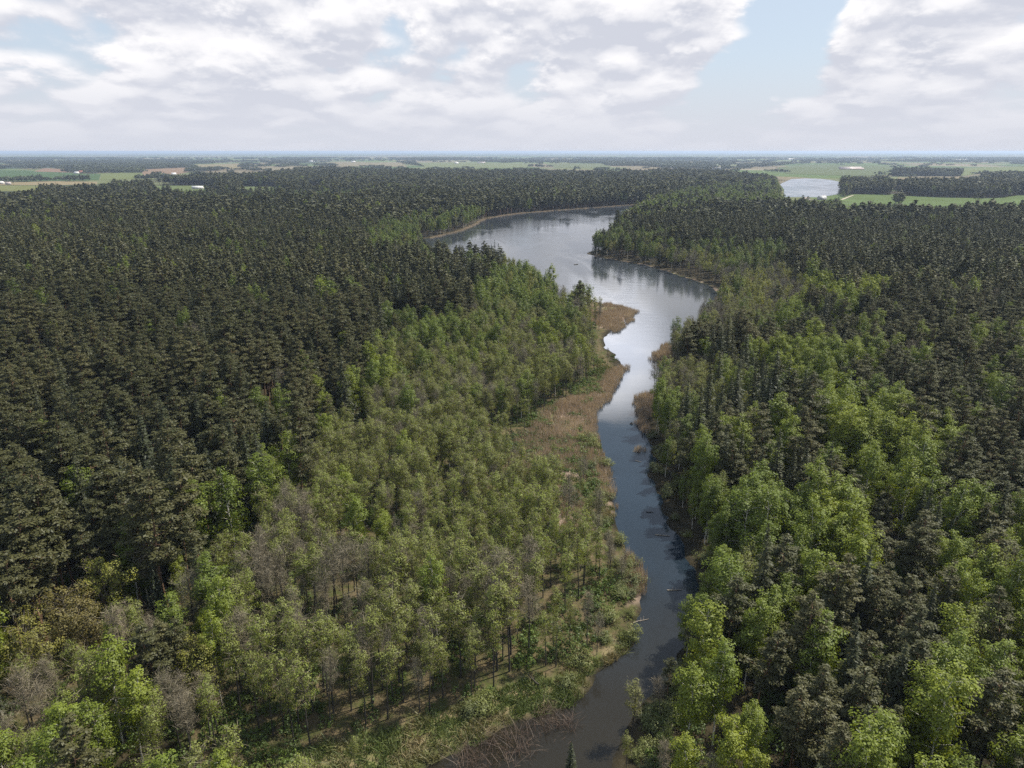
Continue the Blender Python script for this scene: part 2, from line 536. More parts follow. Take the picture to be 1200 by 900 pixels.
# ------------------------------------------------------------------ tree shapes
class Geo:
    def __init__(self):
        self.v, self.q, self.n = [], [], 0

    def add(self, V, Q):
        self.v.append(V)
        self.q.append(Q + self.n)
        self.n += len(V)

    def arrays(self):
        if not self.v:
            return np.zeros((0, 3)), np.zeros((0, 4), int)
        return np.concatenate(self.v), np.concatenate(self.q)


def tube(g, pts, radii, sides):
    pts = np.asarray(pts, float)
    n = len(pts)
    d = np.gradient(pts, axis=0)
    d = nrm(d)
    ref = np.array((0.3, 0.9, 0.1))
    a = nrm(np.cross(d, ref))
    b = np.cross(d, a)
    an = np.arange(sides) / sides * 2 * math.pi
    ring = np.cos(an)[None, :, None] * a[:, None, :] + np.sin(an)[None, :, None] * b[:, None, :]
    V = (pts[:, None, :] + ring * np.asarray(radii)[:, None, None]).reshape(-1, 3)
    Q = []
    for i in range(n - 1):
        for k in range(sides):
            k2 = (k + 1) % sides
            Q.append((i * sides + k, i * sides + k2, (i + 1) * sides + k2, (i + 1) * sides + k))
    g.add(V, np.array(Q))


def leaves(g, C, Nn, s, elong, r, axis=None):
    """diamond leaf sprays at C with normals Nn, half width s, half length s*elong"""
    n = len(C)
    if axis is None:
        axis = r.normal(size=(n, 3))
    t = nrm(np.cross(Nn, np.cross(axis, Nn)) + 1e-6)
    b = np.cross(Nn, t)
    s = np.asarray(s).reshape(-1, 1) * np.ones((n, 1))
    V = np.stack([C + t * s * elong, C + b * s, C - t * s * elong, C - b * s], 1).reshape(-1, 3)
    g.add(V, np.arange(n * 4).reshape(n, 4))


def trunk_path(r, H, lean=.03, n=7, wig=.012):
    z = np.linspace(-0.6, H, n)
    k = np.linspace(0, 1, n)
    la = r.uniform(0, 6.28)
    off = lean * H * k ** 1.5
    x = off * math.cos(la) + np.cumsum(r.normal(size=n)) * wig * H * k
    y = off * math.sin(la) + np.cumsum(r.normal(size=n)) * wig * H * k
    return np.stack([x, y, z], 1)


def on_path(path, H, t):
    z = t * H
    return np.array((np.interp(z, path[:, 2], path[:, 0]), np.interp(z, path[:, 2], path[:, 1]), z))


def clump_leaves(g, r, centres, rads, n_each, size, flat=1.0, elong=1.35, up=.35, droop=0.0, mid=None):
    C, Nn = [], []
    for c, rad in zip(centres, rads):
        d = nrm(r.normal(size=(n_each, 3)))
        rr = rad * r.uniform(.25, 1.0, size=(n_each, 1)) ** .6
        p = d * rr
        p[:, 2] *= flat
        p[:, 2] -= droop * rr[:, 0] * (d[:, 2] < 0)
        C.append(c + p)
        outw = d.copy()
        if mid is not None:
            outw = outw * .7 + nrm(c - mid) * .7
        Nn.append(nrm(outw + np.array((0, 0, up)) + r.normal(size=(n_each, 3)) * .28))
    C, Nn = np.concatenate(C), np.concatenate(Nn)
    leaves(g, C, Nn, size * r.uniform(.65, 1.25, size=len(C)), elong, r)


LOD = {0: (1.0, 1.0), 1: (.20, 2.2), 2: (.03, 5.4)}      # leaf count factor, leaf size factor


def broadleaf(r, H, crown0, Rc, nl, per, lsize, lod, prof=.55, sparse=0.0, trunk_r=.17, clump_r=1.15, twigs=0, twig_w=.022, rise=(.25, .9), droop=.35, trunk_top=.93):
    tg, cg = Geo(), Geo()
    path = trunk_path(r, H * trunk_top)
    sides = 6 if lod == 0 else 4
    kk = np.linspace(0, 1, len(path))
    tube(tg, path, trunk_r * (1 - .86 * kk), sides if lod < 2 else 3)
    cf, sf = LOD[lod]
    cents, rads, tw = [], [], []
    for i in range(nl):
        t = crown0 + (1 - crown0) * ((i + r.uniform(.1, .9)) / nl) * .97
        k = (t - crown0) / (1 - crown0)
        w_ = math.sqrt(max(0.02, 1 - ((k - prof + .12) / (.72)) ** 2)) if k < prof else math.sqrt(max(.03, 1 - ((k - prof + .12) / (1.12 - prof + .06)) ** 2))
        L = Rc * w_ * r.uniform(.55, 1.12)
        az = i * 2.399 + r.uniform(-.5, .5)
        base = on_path(path, H * trunk_top, min(t * .92, .97) / trunk_top * trunk_top)
        rs = r.uniform(*rise) * L
        end = base + np.array((math.cos(az) * L, math.sin(az) * L, rs))
        end[2] = min(end[2], H)
        midp = (base + end) * .5 + np.array((0, 0, .12 * L))
        if lod < 2:
            tube(tg, np.array([base, midp, end]), [trunk_r * .32 * (1.1 - k * .6), trunk_r * .2, .015], 4 if lod == 0 else 3)
        for u in (.55, 1.0):
            if r.uniform() < .12:
                continue
            p = base * (1 - u) + end * u + r.normal(size=3) * .25
            cents.append(p)
            rads.append(clump_r * r.uniform(.65, 1.2) * (.75 + .35 * u))
            tw.append((base * .5 + p * .5, p))
    cents.append(on_path(path, H * trunk_top, trunk_top) + np.array((0, 0, .05 * H)))
    rads.append(clump_r * .8)
    tw.append((cents[-1] - np.array((0, 0, 1.)), cents[-1]))
    mid = np.array((0, 0, H * (crown0 + .45 * (1 - crown0))))
    keep = r.uniform(size=len(cents)) >= sparse
    ne = max(1, int(round(per * cf))) if lod < 2 else max(1, int(round(per * cf * 1.0)))
    if per:
        clump_leaves(cg, r, [c for c, k_ in zip(cents, keep) if k_], [a for a, k_ in zip(rads, keep) if k_], ne, lsize * sf, .8, 1.3, .35, droop, mid)
    if twigs:
        nt = max(1, int(twigs * (cf if lod else 1)))
        wv = twig_w * (1, 2.6, 6.0)[lod]
        C, Nn, Ax = [], [], []
        for (a, p), rad in zip(tw, rads):
            ax = nrm(p - a + r.normal(size=(nt, 3)) * .9 + np.array((0, 0, .45)))
            C.append(p + r.normal(size=(nt, 3)) * rad * .55)
            Ax.append(ax)
            Nn.append(nrm(np.cross(ax, r.normal(size=(nt, 3)))))
        C, Nn, Ax = np.concatenate(C), np.concatenate(Nn), np.concatenate(Ax)
        ln = r.uniform(.45, .95, size=len(C))
        t_ = Ax
        b_ = np.cross(Nn, t_)
        hw = (wv * r.uniform(.6, 1.4, size=len(C)))[:, None]
        ll = (ln * (1, 1.1, 1.3)[lod])[:, None]
        V = np.stack([C + t_ * ll, C + b_ * hw, C - t_ * ll, C - b_ * hw], 1).reshape(-1, 3)
        return tg, cg, (V, np.arange(len(V)).reshape(-1, 4))
    return tg, cg, None


def pine(r, H, lod):
    tg, cg = Geo(), Geo()
    path = trunk_path(r, H * .96, .03)
    kk = np.linspace(0, 1, len(path))
    tube(tg, path, .21 * (1 - .85 * kk), (6, 4, 3)[lod])
    cf, sf = LOD[lod]
    c0 = r.uniform(.38, .52)
    Rc = r.uniform(2.7, 3.6)
    cents, rads = [], []
    nl = 30
    for i in range(nl):
        k = (i + r.uniform(0, 1)) / nl
        t = c0 + (1 - c0) * k
        w_ = (.45 + .55 * min(1, k / .35)) * (1 - max(0, k - .35) / .65) ** .62
        L = Rc * max(.16, w_) * r.uniform(.55, 1.15)
        az = i * 2.399 + r.uniform(-.6, .6)
        base = on_path(path, H * .96, t * .95)
        end = base + np.array((math.cos(az) * L, math.sin(az) * L, L * r.uniform(-.05, .45)))
        if lod < 2:
            tube(tg, np.array([base, (base + end) / 2 + (0, 0, -.05 * L), end]), [.06, .04, .012], 3)
        for u in (.5, .95):
            if L < 1.2 and u < .6:
                continue
            cents.append(base * (1 - u) + end * u + np.array((0, 0, .1)) + r.normal(size=3) * .15)
            rads.append(r.uniform(.75, 1.15) * (.7 + .4 * (1 - k)))
    cents.append(on_path(path, H * .96, .985))
    rads.append(.7)
    n_each = max(1, int(round((80 if lod == 0 else 46) * cf))) if lod < 2 else 2
    C, Nn, Ax = [], [], []
    for c, rad in zip(cents, rads):
        d = nrm(r.normal(size=(n_each, 3)))
        p = d * rad * r.uniform(.2, 1, size=(n_each, 1)) ** .6
        p[:, 2] *= .5
        C.append(c + p)
        ax = nrm(d * np.array((1, 1, .4)) + np.array((0, 0, .35)))
        Ax.append(ax)
        Nn.append(nrm(np.array((0, 0, 1.0)) + d * .6 + r.normal(size=(n_each, 3)) * .45))
    C, Nn, Ax = map(np.concatenate, (C, Nn, Ax))
    leaves(cg, C, Nn, (.10 if lod == 0 else .15) * sf * r.uniform(.7, 1.25, size=len(C)), 2.0 if lod == 0 else 1.5, r, Ax)
    return tg, cg, None


def spruce(r, H, lod):
    tg, cg = Geo(), Geo()
    path = trunk_path(r, H * .99, .012, 7, .003)
    kk = np.linspace(0, 1, len(path))
    tube(tg, path, .23 * (1 - .92 * kk) + .005, (6, 4, 3)[lod])
    Rb = r.uniform(2.8, 3.6)
    nw = (36, 24, 10)[lod]
    C, Nn, Ax, Sz = [], [], [], []
    for i in range(nw):
        k = (i + r.uniform(0, .5)) / nw
        t = .10 + .885 * k
        L0 = Rb * (1 - k) ** .85 * (1 if k > .08 else .8) + .12
        nb = (8, 7, 4)[lod]
        a0 = r.uniform(0, 6.28)
        for j in range(nb):
            az = a0 + j * 6.283 / nb + r.uniform(-.3, .3)
            L = L0 * r.uniform(.68, 1.15)
            ns = max(1, int(round((9, 4, 2)[lod] * (L / Rb) ** .8)))
            o_ = np.array((math.cos(az), math.sin(az), 0))
            side = np.array((-o_[1], o_[0], 0))
            base = on_path(path, H * .99, t)
            for q in range(ns):
                u = (q + r.uniform(.3, 1.0)) / ns
                drop = -.42 * u * L * (1 - .35 * u) * (1.15 - k)
                p = base + o_ * L * u + side * r.normal() * .22 * L * u ** .8 * .7 + np.array((0, 0, drop))
                C.append(p)
                Ax.append(o_ + np.array((0, 0, -.35)) + side * r.normal() * .5)
                Nn.append(np.array((0, 0, 1.0)) + o_ * .5 + r.normal(size=3) * .35)
                Sz.append((.20, .36, .72)[lod] * (.55 + .6 * L / Rb) * r.uniform(.75, 1.25))
    C, Ax, Nn = np.array(C), nrm(np.array(Ax)), nrm(np.array(Nn))
    leaves(cg, C, Nn, np.array(Sz), 1.75, r, Ax)
    top = on_path(path, H * .99, .985)
    leaves(cg, np.array([top, top]), np.array([(1., 0, 0), (0, 1., 0)]), (.10, .14, .2)[lod], 5.0, r, np.array([(0, 0, 1.), (0, 0, 1.)]))
    return tg, cg, None


def make_kind(kind, r, lod):
    H = HEIGHT[kind]
    if kind == P:
        return pine(r, H, lod)
    if kind == SPR:
        return spruce(r, H, lod)
    if kind == B:
        return broadleaf(r, H, r.uniform(.22, .34), r.uniform(2.5, 3.2), 27, 112, .125, lod, .45, .06, .15, 1.15, droop=.5)
    if kind == A:
        return broadleaf(r, H, r.uniform(.46, .60), r.uniform(1.4, 2.1), 22, 40, .100, lod, .5, .16, .165, .85, twigs=9, droop=.1)
    if kind == N:
        return broadleaf(r, H, r.uniform(.44, .58), r.uniform(1.5, 2.2), 24, 0, .1, lod, .5, 0, .165, .85, twigs=26, twig_w=.020, rise=(.5, 1.2))
    return broadleaf(r, H, r.uniform(.25, .32), r.uniform(4.3, 5.0), 30, 100, .12, lod, .5, .12, .24, 1.35, twigs=8, rise=(.2, .7))


NVAR = {0: 5, 1: 4, 2: 3}
CROWN, TRUNK = {}, {}           # near meshes for the individual trees
PROTO = {}                      # collections of whole small meshes for the woods
for kind in KINDS:
    pc = bpy.data.collections.new('trees_' + kind)
    PROTO[kind] = pc
    CROWN[kind], TRUNK[kind] = [], []
    idx = 0
    for lod in (0, 1, 2):
        for k in range(NVAR[lod]):
            r = np.random.default_rng(100 * KINDS.index(kind) + 10 * lod + k + 5)
            tg, cg, tw = make_kind(kind, r, lod)
            tv, tq = tg.arrays()
            cv, cq = cg.arrays()
            cm = np.zeros(len(cq), np.int32)
            if tw is not None:
                cq = np.concatenate([cq.reshape(-1, 4), tw[1] + len(cv)]).astype(int)
                cv = np.concatenate([cv, tw[0]])
                cm = np.concatenate([cm, np.full(len(tw[1]), 0 if kind == N else 1, np.int32)])
            mats = [M_LEAF[kind], M_LEAF[N]]
            if lod == 0:
                CROWN[kind].append(new_mesh(kind + '_crown', cv, cq, mats=mats, mat_q=cm))
                TRUNK[kind].append(new_mesh(kind + '_trunk', tv, tq, mats=[M_BARK[kind]], smooth=True))
            me = new_mesh(kind + '_whole', np.concatenate([cv, tv]), np.concatenate([cq, tq + len(cv)]),
                          mats=mats + [M_BARK[kind]], mat_q=np.concatenate([cm, np.full(len(tq), 2, np.int32)]))
            po = bpy.data.objects.new('%s_%02d' % (kind, idx), me)
            pc.objects.link(po)
            idx += 1


# ------------------------------------------------------------------ instancing of what nobody could count
def scatter(name, coll, pos, rotz, scale, var, tint, label, cat, tilt=None):
    me = bpy.data.meshes.new(name)
    n = len(pos)
    me.vertices.add(n)
    me.vertices.foreach_set('co', np.asarray(pos, np.float32).ravel())
    rot = np.zeros((n, 3), np.float32)
    rot[:, 2] = rotz
    if tilt is not None:
        rot[:, :2] = tilt
    for nm, typ, arr, key in (('rot', 'FLOAT_VECTOR', rot, 'vector'), ('scl', 'FLOAT_VECTOR', np.asarray(scale, np.float32), 'vector'),
                              ('var', 'INT', np.asarray(var, np.int32), 'value'), ('tint', 'FLOAT', np.asarray(tint, np.float32), 'value')):
        at_ = me.attributes.new(nm, typ, 'POINT')
        at_.data.foreach_set(key, arr.ravel())
    o = obj(name, me, kind='stuff', label=label, cat=cat)
    ng = bpy.data.node_groups.new(name, 'GeometryNodeTree')
    ng.interface.new_socket('Geometry', in_out='INPUT', socket_type='NodeSocketGeometry')
    ng.interface.new_socket('Geometry', in_out='OUTPUT', socket_type='NodeSocketGeometry')
    g = NT(ng)
    gi, go = g.node('NodeGroupInput'), g.node('NodeGroupOutput')
    ci = g.node('GeometryNodeCollectionInfo')
    ci.inputs['Collection'].default_value = coll
    ci.inputs['Separate Children'].default_value = True
    ci.inputs['Reset Children'].default_value = True
    ip = g.node('GeometryNodeInstanceOnPoints')

    def named(nm, typ):
        nd = g.node('GeometryNodeInputNamedAttribute', data_type=typ)
        nd.inputs['Name'].default_value = nm
        return nd.outputs['Attribute']
    g.l.new(gi.outputs[0], ip.inputs['Points'])
    g.l.new(ci.outputs[0], ip.inputs['Instance'])
    ip.inputs['Pick Instance'].default_value = True
    g.l.new(named('var', 'INT'), ip.inputs['Instance Index'])
    g.l.new(named('rot', 'FLOAT_VECTOR'), ip.inputs['Rotation'])
    g.l.new(named('scl', 'FLOAT_VECTOR'), ip.inputs['Scale'])
    g.l.new(ip.outputs[0], go.inputs[0])
    md = o.modifiers.new('scatter', 'NODES')
    md.node_group = ng
    return o


def jgrid(x0, x1, y0, y1, s, r, jit=.42):
    xs = np.arange(float(x0), x1, s)
    ys = np.arange(float(y0), y1, s)
    X, Y = np.meshgrid(xs * 1.0, ys * 1.0)
    X[1::2] += s * .5
    X = X + r.uniform(-jit, jit, X.shape) * s
    Y = Y + r.uniform(-jit, jit, Y.shape) * s
    return X.ravel(), Y.ravel()


# ------------------------------------------------------------------ ground, one sheet to the horizon
def axis(lo, hi, step, far, g=1.22):
    a = list(np.arange(lo, hi + .1, step))
    s = step
    while a[-1] < far:
        s = min(s * g, 6000)
        a.append(a[-1] + s)
    s = step
    b = []
    x = lo
    while x > -far if lo < 0 else x > -800:
        s = min(s * g, 6000)
        x -= s
        b.append(x)
    return np.array(b[::-1] + a)


gx = axis(GX0, GX1, 2.7, 75000)
gy = axis(GY0, GY1, 2.7, 75000, 1.12)
GXX, GYY = np.meshgrid(gx, gy)
nearm = (GXX > GX0 - 60) & (GXX < GX1 + 60) & (GYY < GY1 + 60)
SD = np.full(GXX.shape, 300.0)
SD[nearm] = shore_dist(GXX[nearm], GYY[nearm])
GZ = ground_z(GXX, GYY, SD)
ny, nx = GXX.shape
ii = np.arange(ny * nx).reshape(ny, nx)
gq = np.stack([ii[:-1, :-1], ii[:-1, 1:], ii[1:, 1:], ii[1:, :-1]], -1).reshape(-1, 4)
gpx, gpy = pix(GXX, np.maximum(GYY, 36.0), np.zeros_like(GXX) + .5)
cpx, cpy = pix(GXX, np.maximum(GYY, 36.0), np.zeros_like(GXX) + 19.0)
wood = np.zeros(GXX.shape, bool)
for fpoly in FOREST:
    wood |= inpoly(cpx, cpy, fpoly)
for opoly in OPEN:
    wood &= ~inpoly(gpx, gpy, opoly)
wood &= GYY < 9000
wood |= GYY < 500
marsh = np.zeros(GXX.shape)
jx, jy = gpx + (vnoise(GXX, GYY, 14, 8) - .5) * 14, gpy + (vnoise(GXX, GYY, 14, 9) - .5) * 12
for rp_ in REED_SPOTS:
    thin_ = SD < 1.6 if rp_ in (REED_SPOTS[4], REED_SPOTS[8]) else SD < 1e6
    marsh = np.maximum(marsh, (inpoly(jx, jy, rp_) & thin_) * 1.0)
marsh[GYY < 44] = 0
grassy = (inpoly(jx, jy, BANK_GRASS) & (GYY > 44)) * 1.0
LEFTW = [(200, 1100), (205, 700), (300, 520), (420, 420), (570, 300), (700, 350), (770, 700), (740, 780), (520, 1100), (-600, 1100), (-400, 690), (60, 680)]
leftw = (inpoly(jx, jy, LEFTW) & (GYY > 37)) * 1.0

M_GROUND, t, o = material('ground')
geo = t.node('ShaderNodeNewGeometry')
pos = geo.outputs['Position']


def attr(nm):
    a = t.node('ShaderNodeAttribute', attribute_name=nm)
    return a.outputs['Fac']


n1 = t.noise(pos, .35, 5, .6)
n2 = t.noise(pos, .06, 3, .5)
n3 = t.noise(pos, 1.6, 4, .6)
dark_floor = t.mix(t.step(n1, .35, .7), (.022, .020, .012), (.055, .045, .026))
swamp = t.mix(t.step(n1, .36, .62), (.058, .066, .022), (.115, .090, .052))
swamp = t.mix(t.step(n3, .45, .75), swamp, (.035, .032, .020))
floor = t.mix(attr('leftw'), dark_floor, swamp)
reedc = t.mix(t.step(n3, .3, .7), (.20, .15, .118), (.27, .21, .168))
reedc = t.mix(t.step(n2, .48, .60), reedc, (.105, .120, .042))
reedc = t.mix(t.step(n1, .62, .74), reedc, (.105, .110, .050))
grassc = t.mix(t.step(n1, .38, .62), (.090, .115, .032), (.20, .165, .095))
grassc = t.mix(t.step(n3, .55, .75), grassc, (.055, .055, .026))
near_c = t.mix(attr('marsh'), t.mix(attr('grassy'), floor, grassc), reedc)
near_c = t.mix(attr('wet'), near_c, (.020, .018, .013))
# farmland: a patchwork of long plots beyond the woods
vo = t.node('ShaderNodeTexVoronoi', feature='F1', distance='CHEBYCHEV')
rotm = t.node('ShaderNodeMapping')
rotm.inputs['Rotation'].default_value = (0, 0, .35)
rotm.inputs['Scale'].default_value = (1 / 420., 1 / 900., 0.0)
t.l.new(pos, rotm.inputs[0])
t.l.new(rotm.outputs[0], vo.inputs['Vector'])
vo.inputs['Scale'].default_value = 1.0
vr = t.node('ShaderNodeValToRGB')
vr.color_ramp.interpolation = 'CONSTANT'
cols = [(0, (.085, .125, .040)), (.22, (.120, .135, .060)), (.40, (.155, .130, .085)), (.55, (.065, .105, .035)), (.70, (.175, .150, .095)), (.82, (.110, .145, .050)), (.93, (.20, .175, .12))]
for i_, (p_, c_) in enumerate(cols):
    e_ = vr.color_ramp.elements[i_] if i_ < 2 else vr.color_ramp.elements.new(p_)
    e_.position = p_
    e_.color = (*c_, 1)
vs = t.node('ShaderNodeSeparateColor')
t.l.new(vo.outputs['Color'], vs.inputs[0])
t.l.new(vs.outputs[0], vr.inputs[0])
farm = t.mix(t.step(t.noise(pos, .02, 4, .6), .3, .7), vr.outputs[0], t.vmath('SCALE', vr.outputs[0], scale=.72))
far_wood = t.step(t.noise(t.vmath('MULTIPLY', pos, (1, .55, 0)), .00075, 5, .6), .55, .61)
farm = t.mix(far_wood, farm, (.030, .042, .022))
py_ = t.sep(pos)[1]
farm = t.mix(t.step(py_, 9000, 24000), farm, t.mix(.25, farm, (.030, .042, .022)))
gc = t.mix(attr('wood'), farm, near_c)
pr = t.node('ShaderNodeBsdfPrincipled')
pr.inputs['Roughness'].default_value = 1.0
pr.inputs['Specular IOR Level'].default_value = 0.1
t.l.new(gc, pr.inputs['Base Color'])
bmp = t.node('ShaderNodeBump')
bmp.inputs['Strength'].default_value = .6
bmp.inputs['Distance'].default_value = .4
t.l.new(n3, bmp.inputs['Height'])
t.l.new(bmp.outputs[0], pr.inputs['Normal'])
t.l.new(pr.outputs[0], o.inputs[0])

gme = new_mesh('ground', np.stack([GXX, GYY, GZ], -1).reshape(-1, 3), gq, mats=[M_GROUND], smooth=True)
wet = np.clip(1 - (SD - .2) / 1.0, 0, 1)
for nm, arr in (('wood', wood * 1.0), ('marsh', marsh), ('grassy', grassy), ('leftw', leftw), ('wet', wet)):
    a_ = gme.attributes.new(nm, 'FLOAT', 'POINT')
    a_.data.foreach_set('value', arr.astype(np.float32).ravel())
obj('ground', gme, kind='structure', label='forest floor, marsh and farmland spreading to the horizon')


# ------------------------------------------------------------------ water
def water_material(name, calm=True, base=(.012, .021, .033)):
    m, t, o = material(name)
    g = t.node('ShaderNodeNewGeometry')
    p = g.outputs['Position']
    x, y, z = t.sep(p)
    pr = t.node('ShaderNodeBsdfPrincipled')
    pr.inputs['IOR'].default_value = 1.333
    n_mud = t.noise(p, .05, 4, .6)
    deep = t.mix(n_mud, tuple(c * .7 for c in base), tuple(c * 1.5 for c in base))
    sheen_mix = t.step(y, 230, 520)  # base colour paled up the open lake, painting in its silver reflection
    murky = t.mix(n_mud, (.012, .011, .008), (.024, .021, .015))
    t.l.new(t.mix(t.step(t.math('ADD', y, t.math('MULTIPLY', n_mud, 40.0)), 105, 175), murky, t.mix(sheen_mix, deep, (.030, .036, .044))), pr.inputs['Base Color'])
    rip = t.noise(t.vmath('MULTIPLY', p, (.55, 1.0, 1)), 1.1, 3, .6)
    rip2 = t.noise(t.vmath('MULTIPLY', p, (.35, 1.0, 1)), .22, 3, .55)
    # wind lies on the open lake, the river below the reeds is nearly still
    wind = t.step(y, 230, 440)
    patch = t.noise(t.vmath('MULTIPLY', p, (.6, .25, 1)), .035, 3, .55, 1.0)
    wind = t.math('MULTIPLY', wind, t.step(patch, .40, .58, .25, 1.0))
    h = t.math('ADD', t.math('MULTIPLY', rip, .5), rip2)
    bm = t.node('ShaderNodeBump')
    bm.inputs['Distance'].default_value = .25
    t.l.new(h, bm.inputs['Height'])
    t.l.new(t.math('ADD', t.math('MULTIPLY', wind, .24), .02), bm.inputs['Strength'])
    t.l.new(bm.outputs[0], pr.inputs['Normal'])
    t.l.new(t.math('ADD', t.math('MULTIPLY', wind, .13), .03), pr.inputs['Roughness'])
    t.l.new(pr.outputs[0], o.inputs[0])
    return m


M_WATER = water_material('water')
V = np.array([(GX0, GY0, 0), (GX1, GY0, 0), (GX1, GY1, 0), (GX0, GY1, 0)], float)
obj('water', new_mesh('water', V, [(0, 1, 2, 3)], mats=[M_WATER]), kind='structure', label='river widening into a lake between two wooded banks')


def sheet(name, px_poly, z, mat, label=None):
    V = np.array([(*at(a, b, z), z) for a, b in px_poly])
    n = len(V)
    me = bpy.data.meshes.new(name)
    me.from_pydata([tuple(v) for v in V], [], [tuple(range(n))])
    me.materials.append(mat)
    me.update()
    if me.polygons[0].normal.z < 0:
        me.flip_normals()
    return obj(name, me, kind='structure', label=label)


sheet('lake', [(914, 216), (921, 212.5), (927, 210), (944, 209), (962, 209.6), (975, 211), (984, 213), (986, 220), (985, 227), (957, 232), (948, 235), (930, 233), (918, 231), (919, 222)], 1.0, M_WATER, 'small pale lake beyond the forest on the right')
sheet('pond', [(827, 198.6), (836, 196.8), (845, 196), (846.5, 199), (838, 199.2)], 1.2, M_WATER, 'bright sliver of water far behind the forest')

FIELDS = [
    ('green', (.062, .098, .046), [(-200, 199), (30, 199.5), (60, 201.5), (118, 204), (116, 211), (60, 212), (-200, 211.5)]),
    ('pale green', (.120, .140, .060), [(118, 203), (160, 202.5), (178, 205), (165, 209), (118, 211)]),
    ('straw', (.205, .170, .105), [(-200, 212.8), (30, 213.3), (62, 212.3), (114, 213), (114, 216), (60, 217), (-200, 216)]),
    ('olive', (.130, .140, .060), [(-200, 216.4), (46, 217.4), (46, 223.5), (-200, 227)]),
    ('brown', (.185, .125, .090), [(52, 197), (80, 198.5), (78, 202), (40, 201)]),
    ('reddish brown', (.190, .135, .095), [(165, 199), (215, 196.5), (232, 199), (210, 204), (168, 206)]),
    ('straw', (.185, .160, .095), [(216, 193), (280, 192), (283, 198), (235, 199)]),
    ('yellow', (.50, .40, .045), [(88, 190), (105, 190), (134, 192.6), (128, 193.6), (90, 191.6)]),
    ('green', (.100, .125, .055), [(178, 217.5), (243, 217.5), (262, 230), (178, 230)]),
    ('green', (.100, .125, .058), [(281, 218.5), (327, 219), (326, 230), (280, 230)]),
    ('pale green', (.140, .150, .085), [(358, 218.5), (378, 218.5), (378, 227), (358, 227)]),
    ('straw', (.175, .155, .105), [(366, 191.4), (400, 189.5), (470, 191), (478, 195.6), (420, 195), (372, 193.5)]),
    ('pale green', (.130, .150, .080), [(482, 190.5), (560, 190), (620, 192), (618, 197), (500, 196.5)]),
    ('green', (.115, .132, .075), [(640, 192), (705, 191.4), (722, 197), (650, 196.6)]),
    ('green', (.092, .125, .052), [(972, 236.5), (1000, 227.6), (1040, 228.5), (1100, 231.5), (1172, 232.5), (1192, 229), (1400, 227), (1400, 235), (1150, 238), (1060, 240.5), (985, 240)]),
    ('green', (.105, .125, .068), [(910, 196.4), (945, 193), (1045, 194.5), (1046, 205), (1000, 206), (922, 203.4)]),
    ('pale green', (.130, .150, .070), [(1130, 197), (1190, 195), (1300, 195), (1300, 199), (1150, 203), (1130, 206), (1050, 206.5), (1050, 203), (1128, 203)]),
    ('straw', (.180, .150, .100), [(1052, 208), (1150, 207), (1150, 209.5), (1052, 210.5)]),
]
for i_, (nm_, c_, poly_) in enumerate(FIELDS):
    m_, t_, o_ = material(nm_.replace(' ', '_') + '_field')
    g_ = t_.node('ShaderNodeNewGeometry')
    nn = t_.noise(t_.vmath('MULTIPLY', g_.outputs['Position'], (1, .3, 1)), .02, 4, .6)
    nf = t_.noise(g_.outputs['Position'], .15, 3, .6)
    cc_ = t_.mix(nn, tuple(v * .78 for v in c_), tuple(v * 1.2 for v in c_))
    cc_ = t_.mix(t_.math('MULTIPLY', nf, .4), cc_, tuple(v * .6 for v in c_))
    b_ = t_.node('ShaderNodeBsdfDiffuse')
    t_.l.new(cc_, b_.inputs[0])
    t_.l.new(b_.outputs[0], o_.inputs[0])
    sheet('field', poly_, 1.0 + .02 * i_, m_, nm_ + ' field among the far woods')
M_TRACK = plain('gravel_track', (.33, .29, .23), .95, .2, .4)
sheet('path', [(969, 238.4), (984, 234), (999, 228.6), (1001, 228.6), (987, 234.4), (973, 238.6)], 1.5, M_TRACK, 'pale gravel track beside the green field')


# ------------------------------------------------------------------ where every tree stands
def zone_of(cx, cy, x, y):
    """index of the zone for canopy pixels; the edges wander with the ground"""
    k = np.clip(500.0 / np.hypot(x, y), .15, 1.6)
    ux = cx + (vnoise(x, y, 26, 11) - .5) * 46 * k + (vnoise(x, y, 9, 12) - .5) * 18 * k
    uy = cy + (vnoise(x, y, 26, 13) - .5) * 30 * k + (vnoise(x, y, 9, 14) - .5) * 12 * k
    z = np.full(x.shape, len(ZONES) - 1)
    done = np.zeros(x.shape, bool)
    for i, zn in enumerate(ZONES):
        if zn[1] is None:
            continue
        m = ~done & inpoly(ux, uy, zn[1])
        z[m] = i
        done |= m
    return z


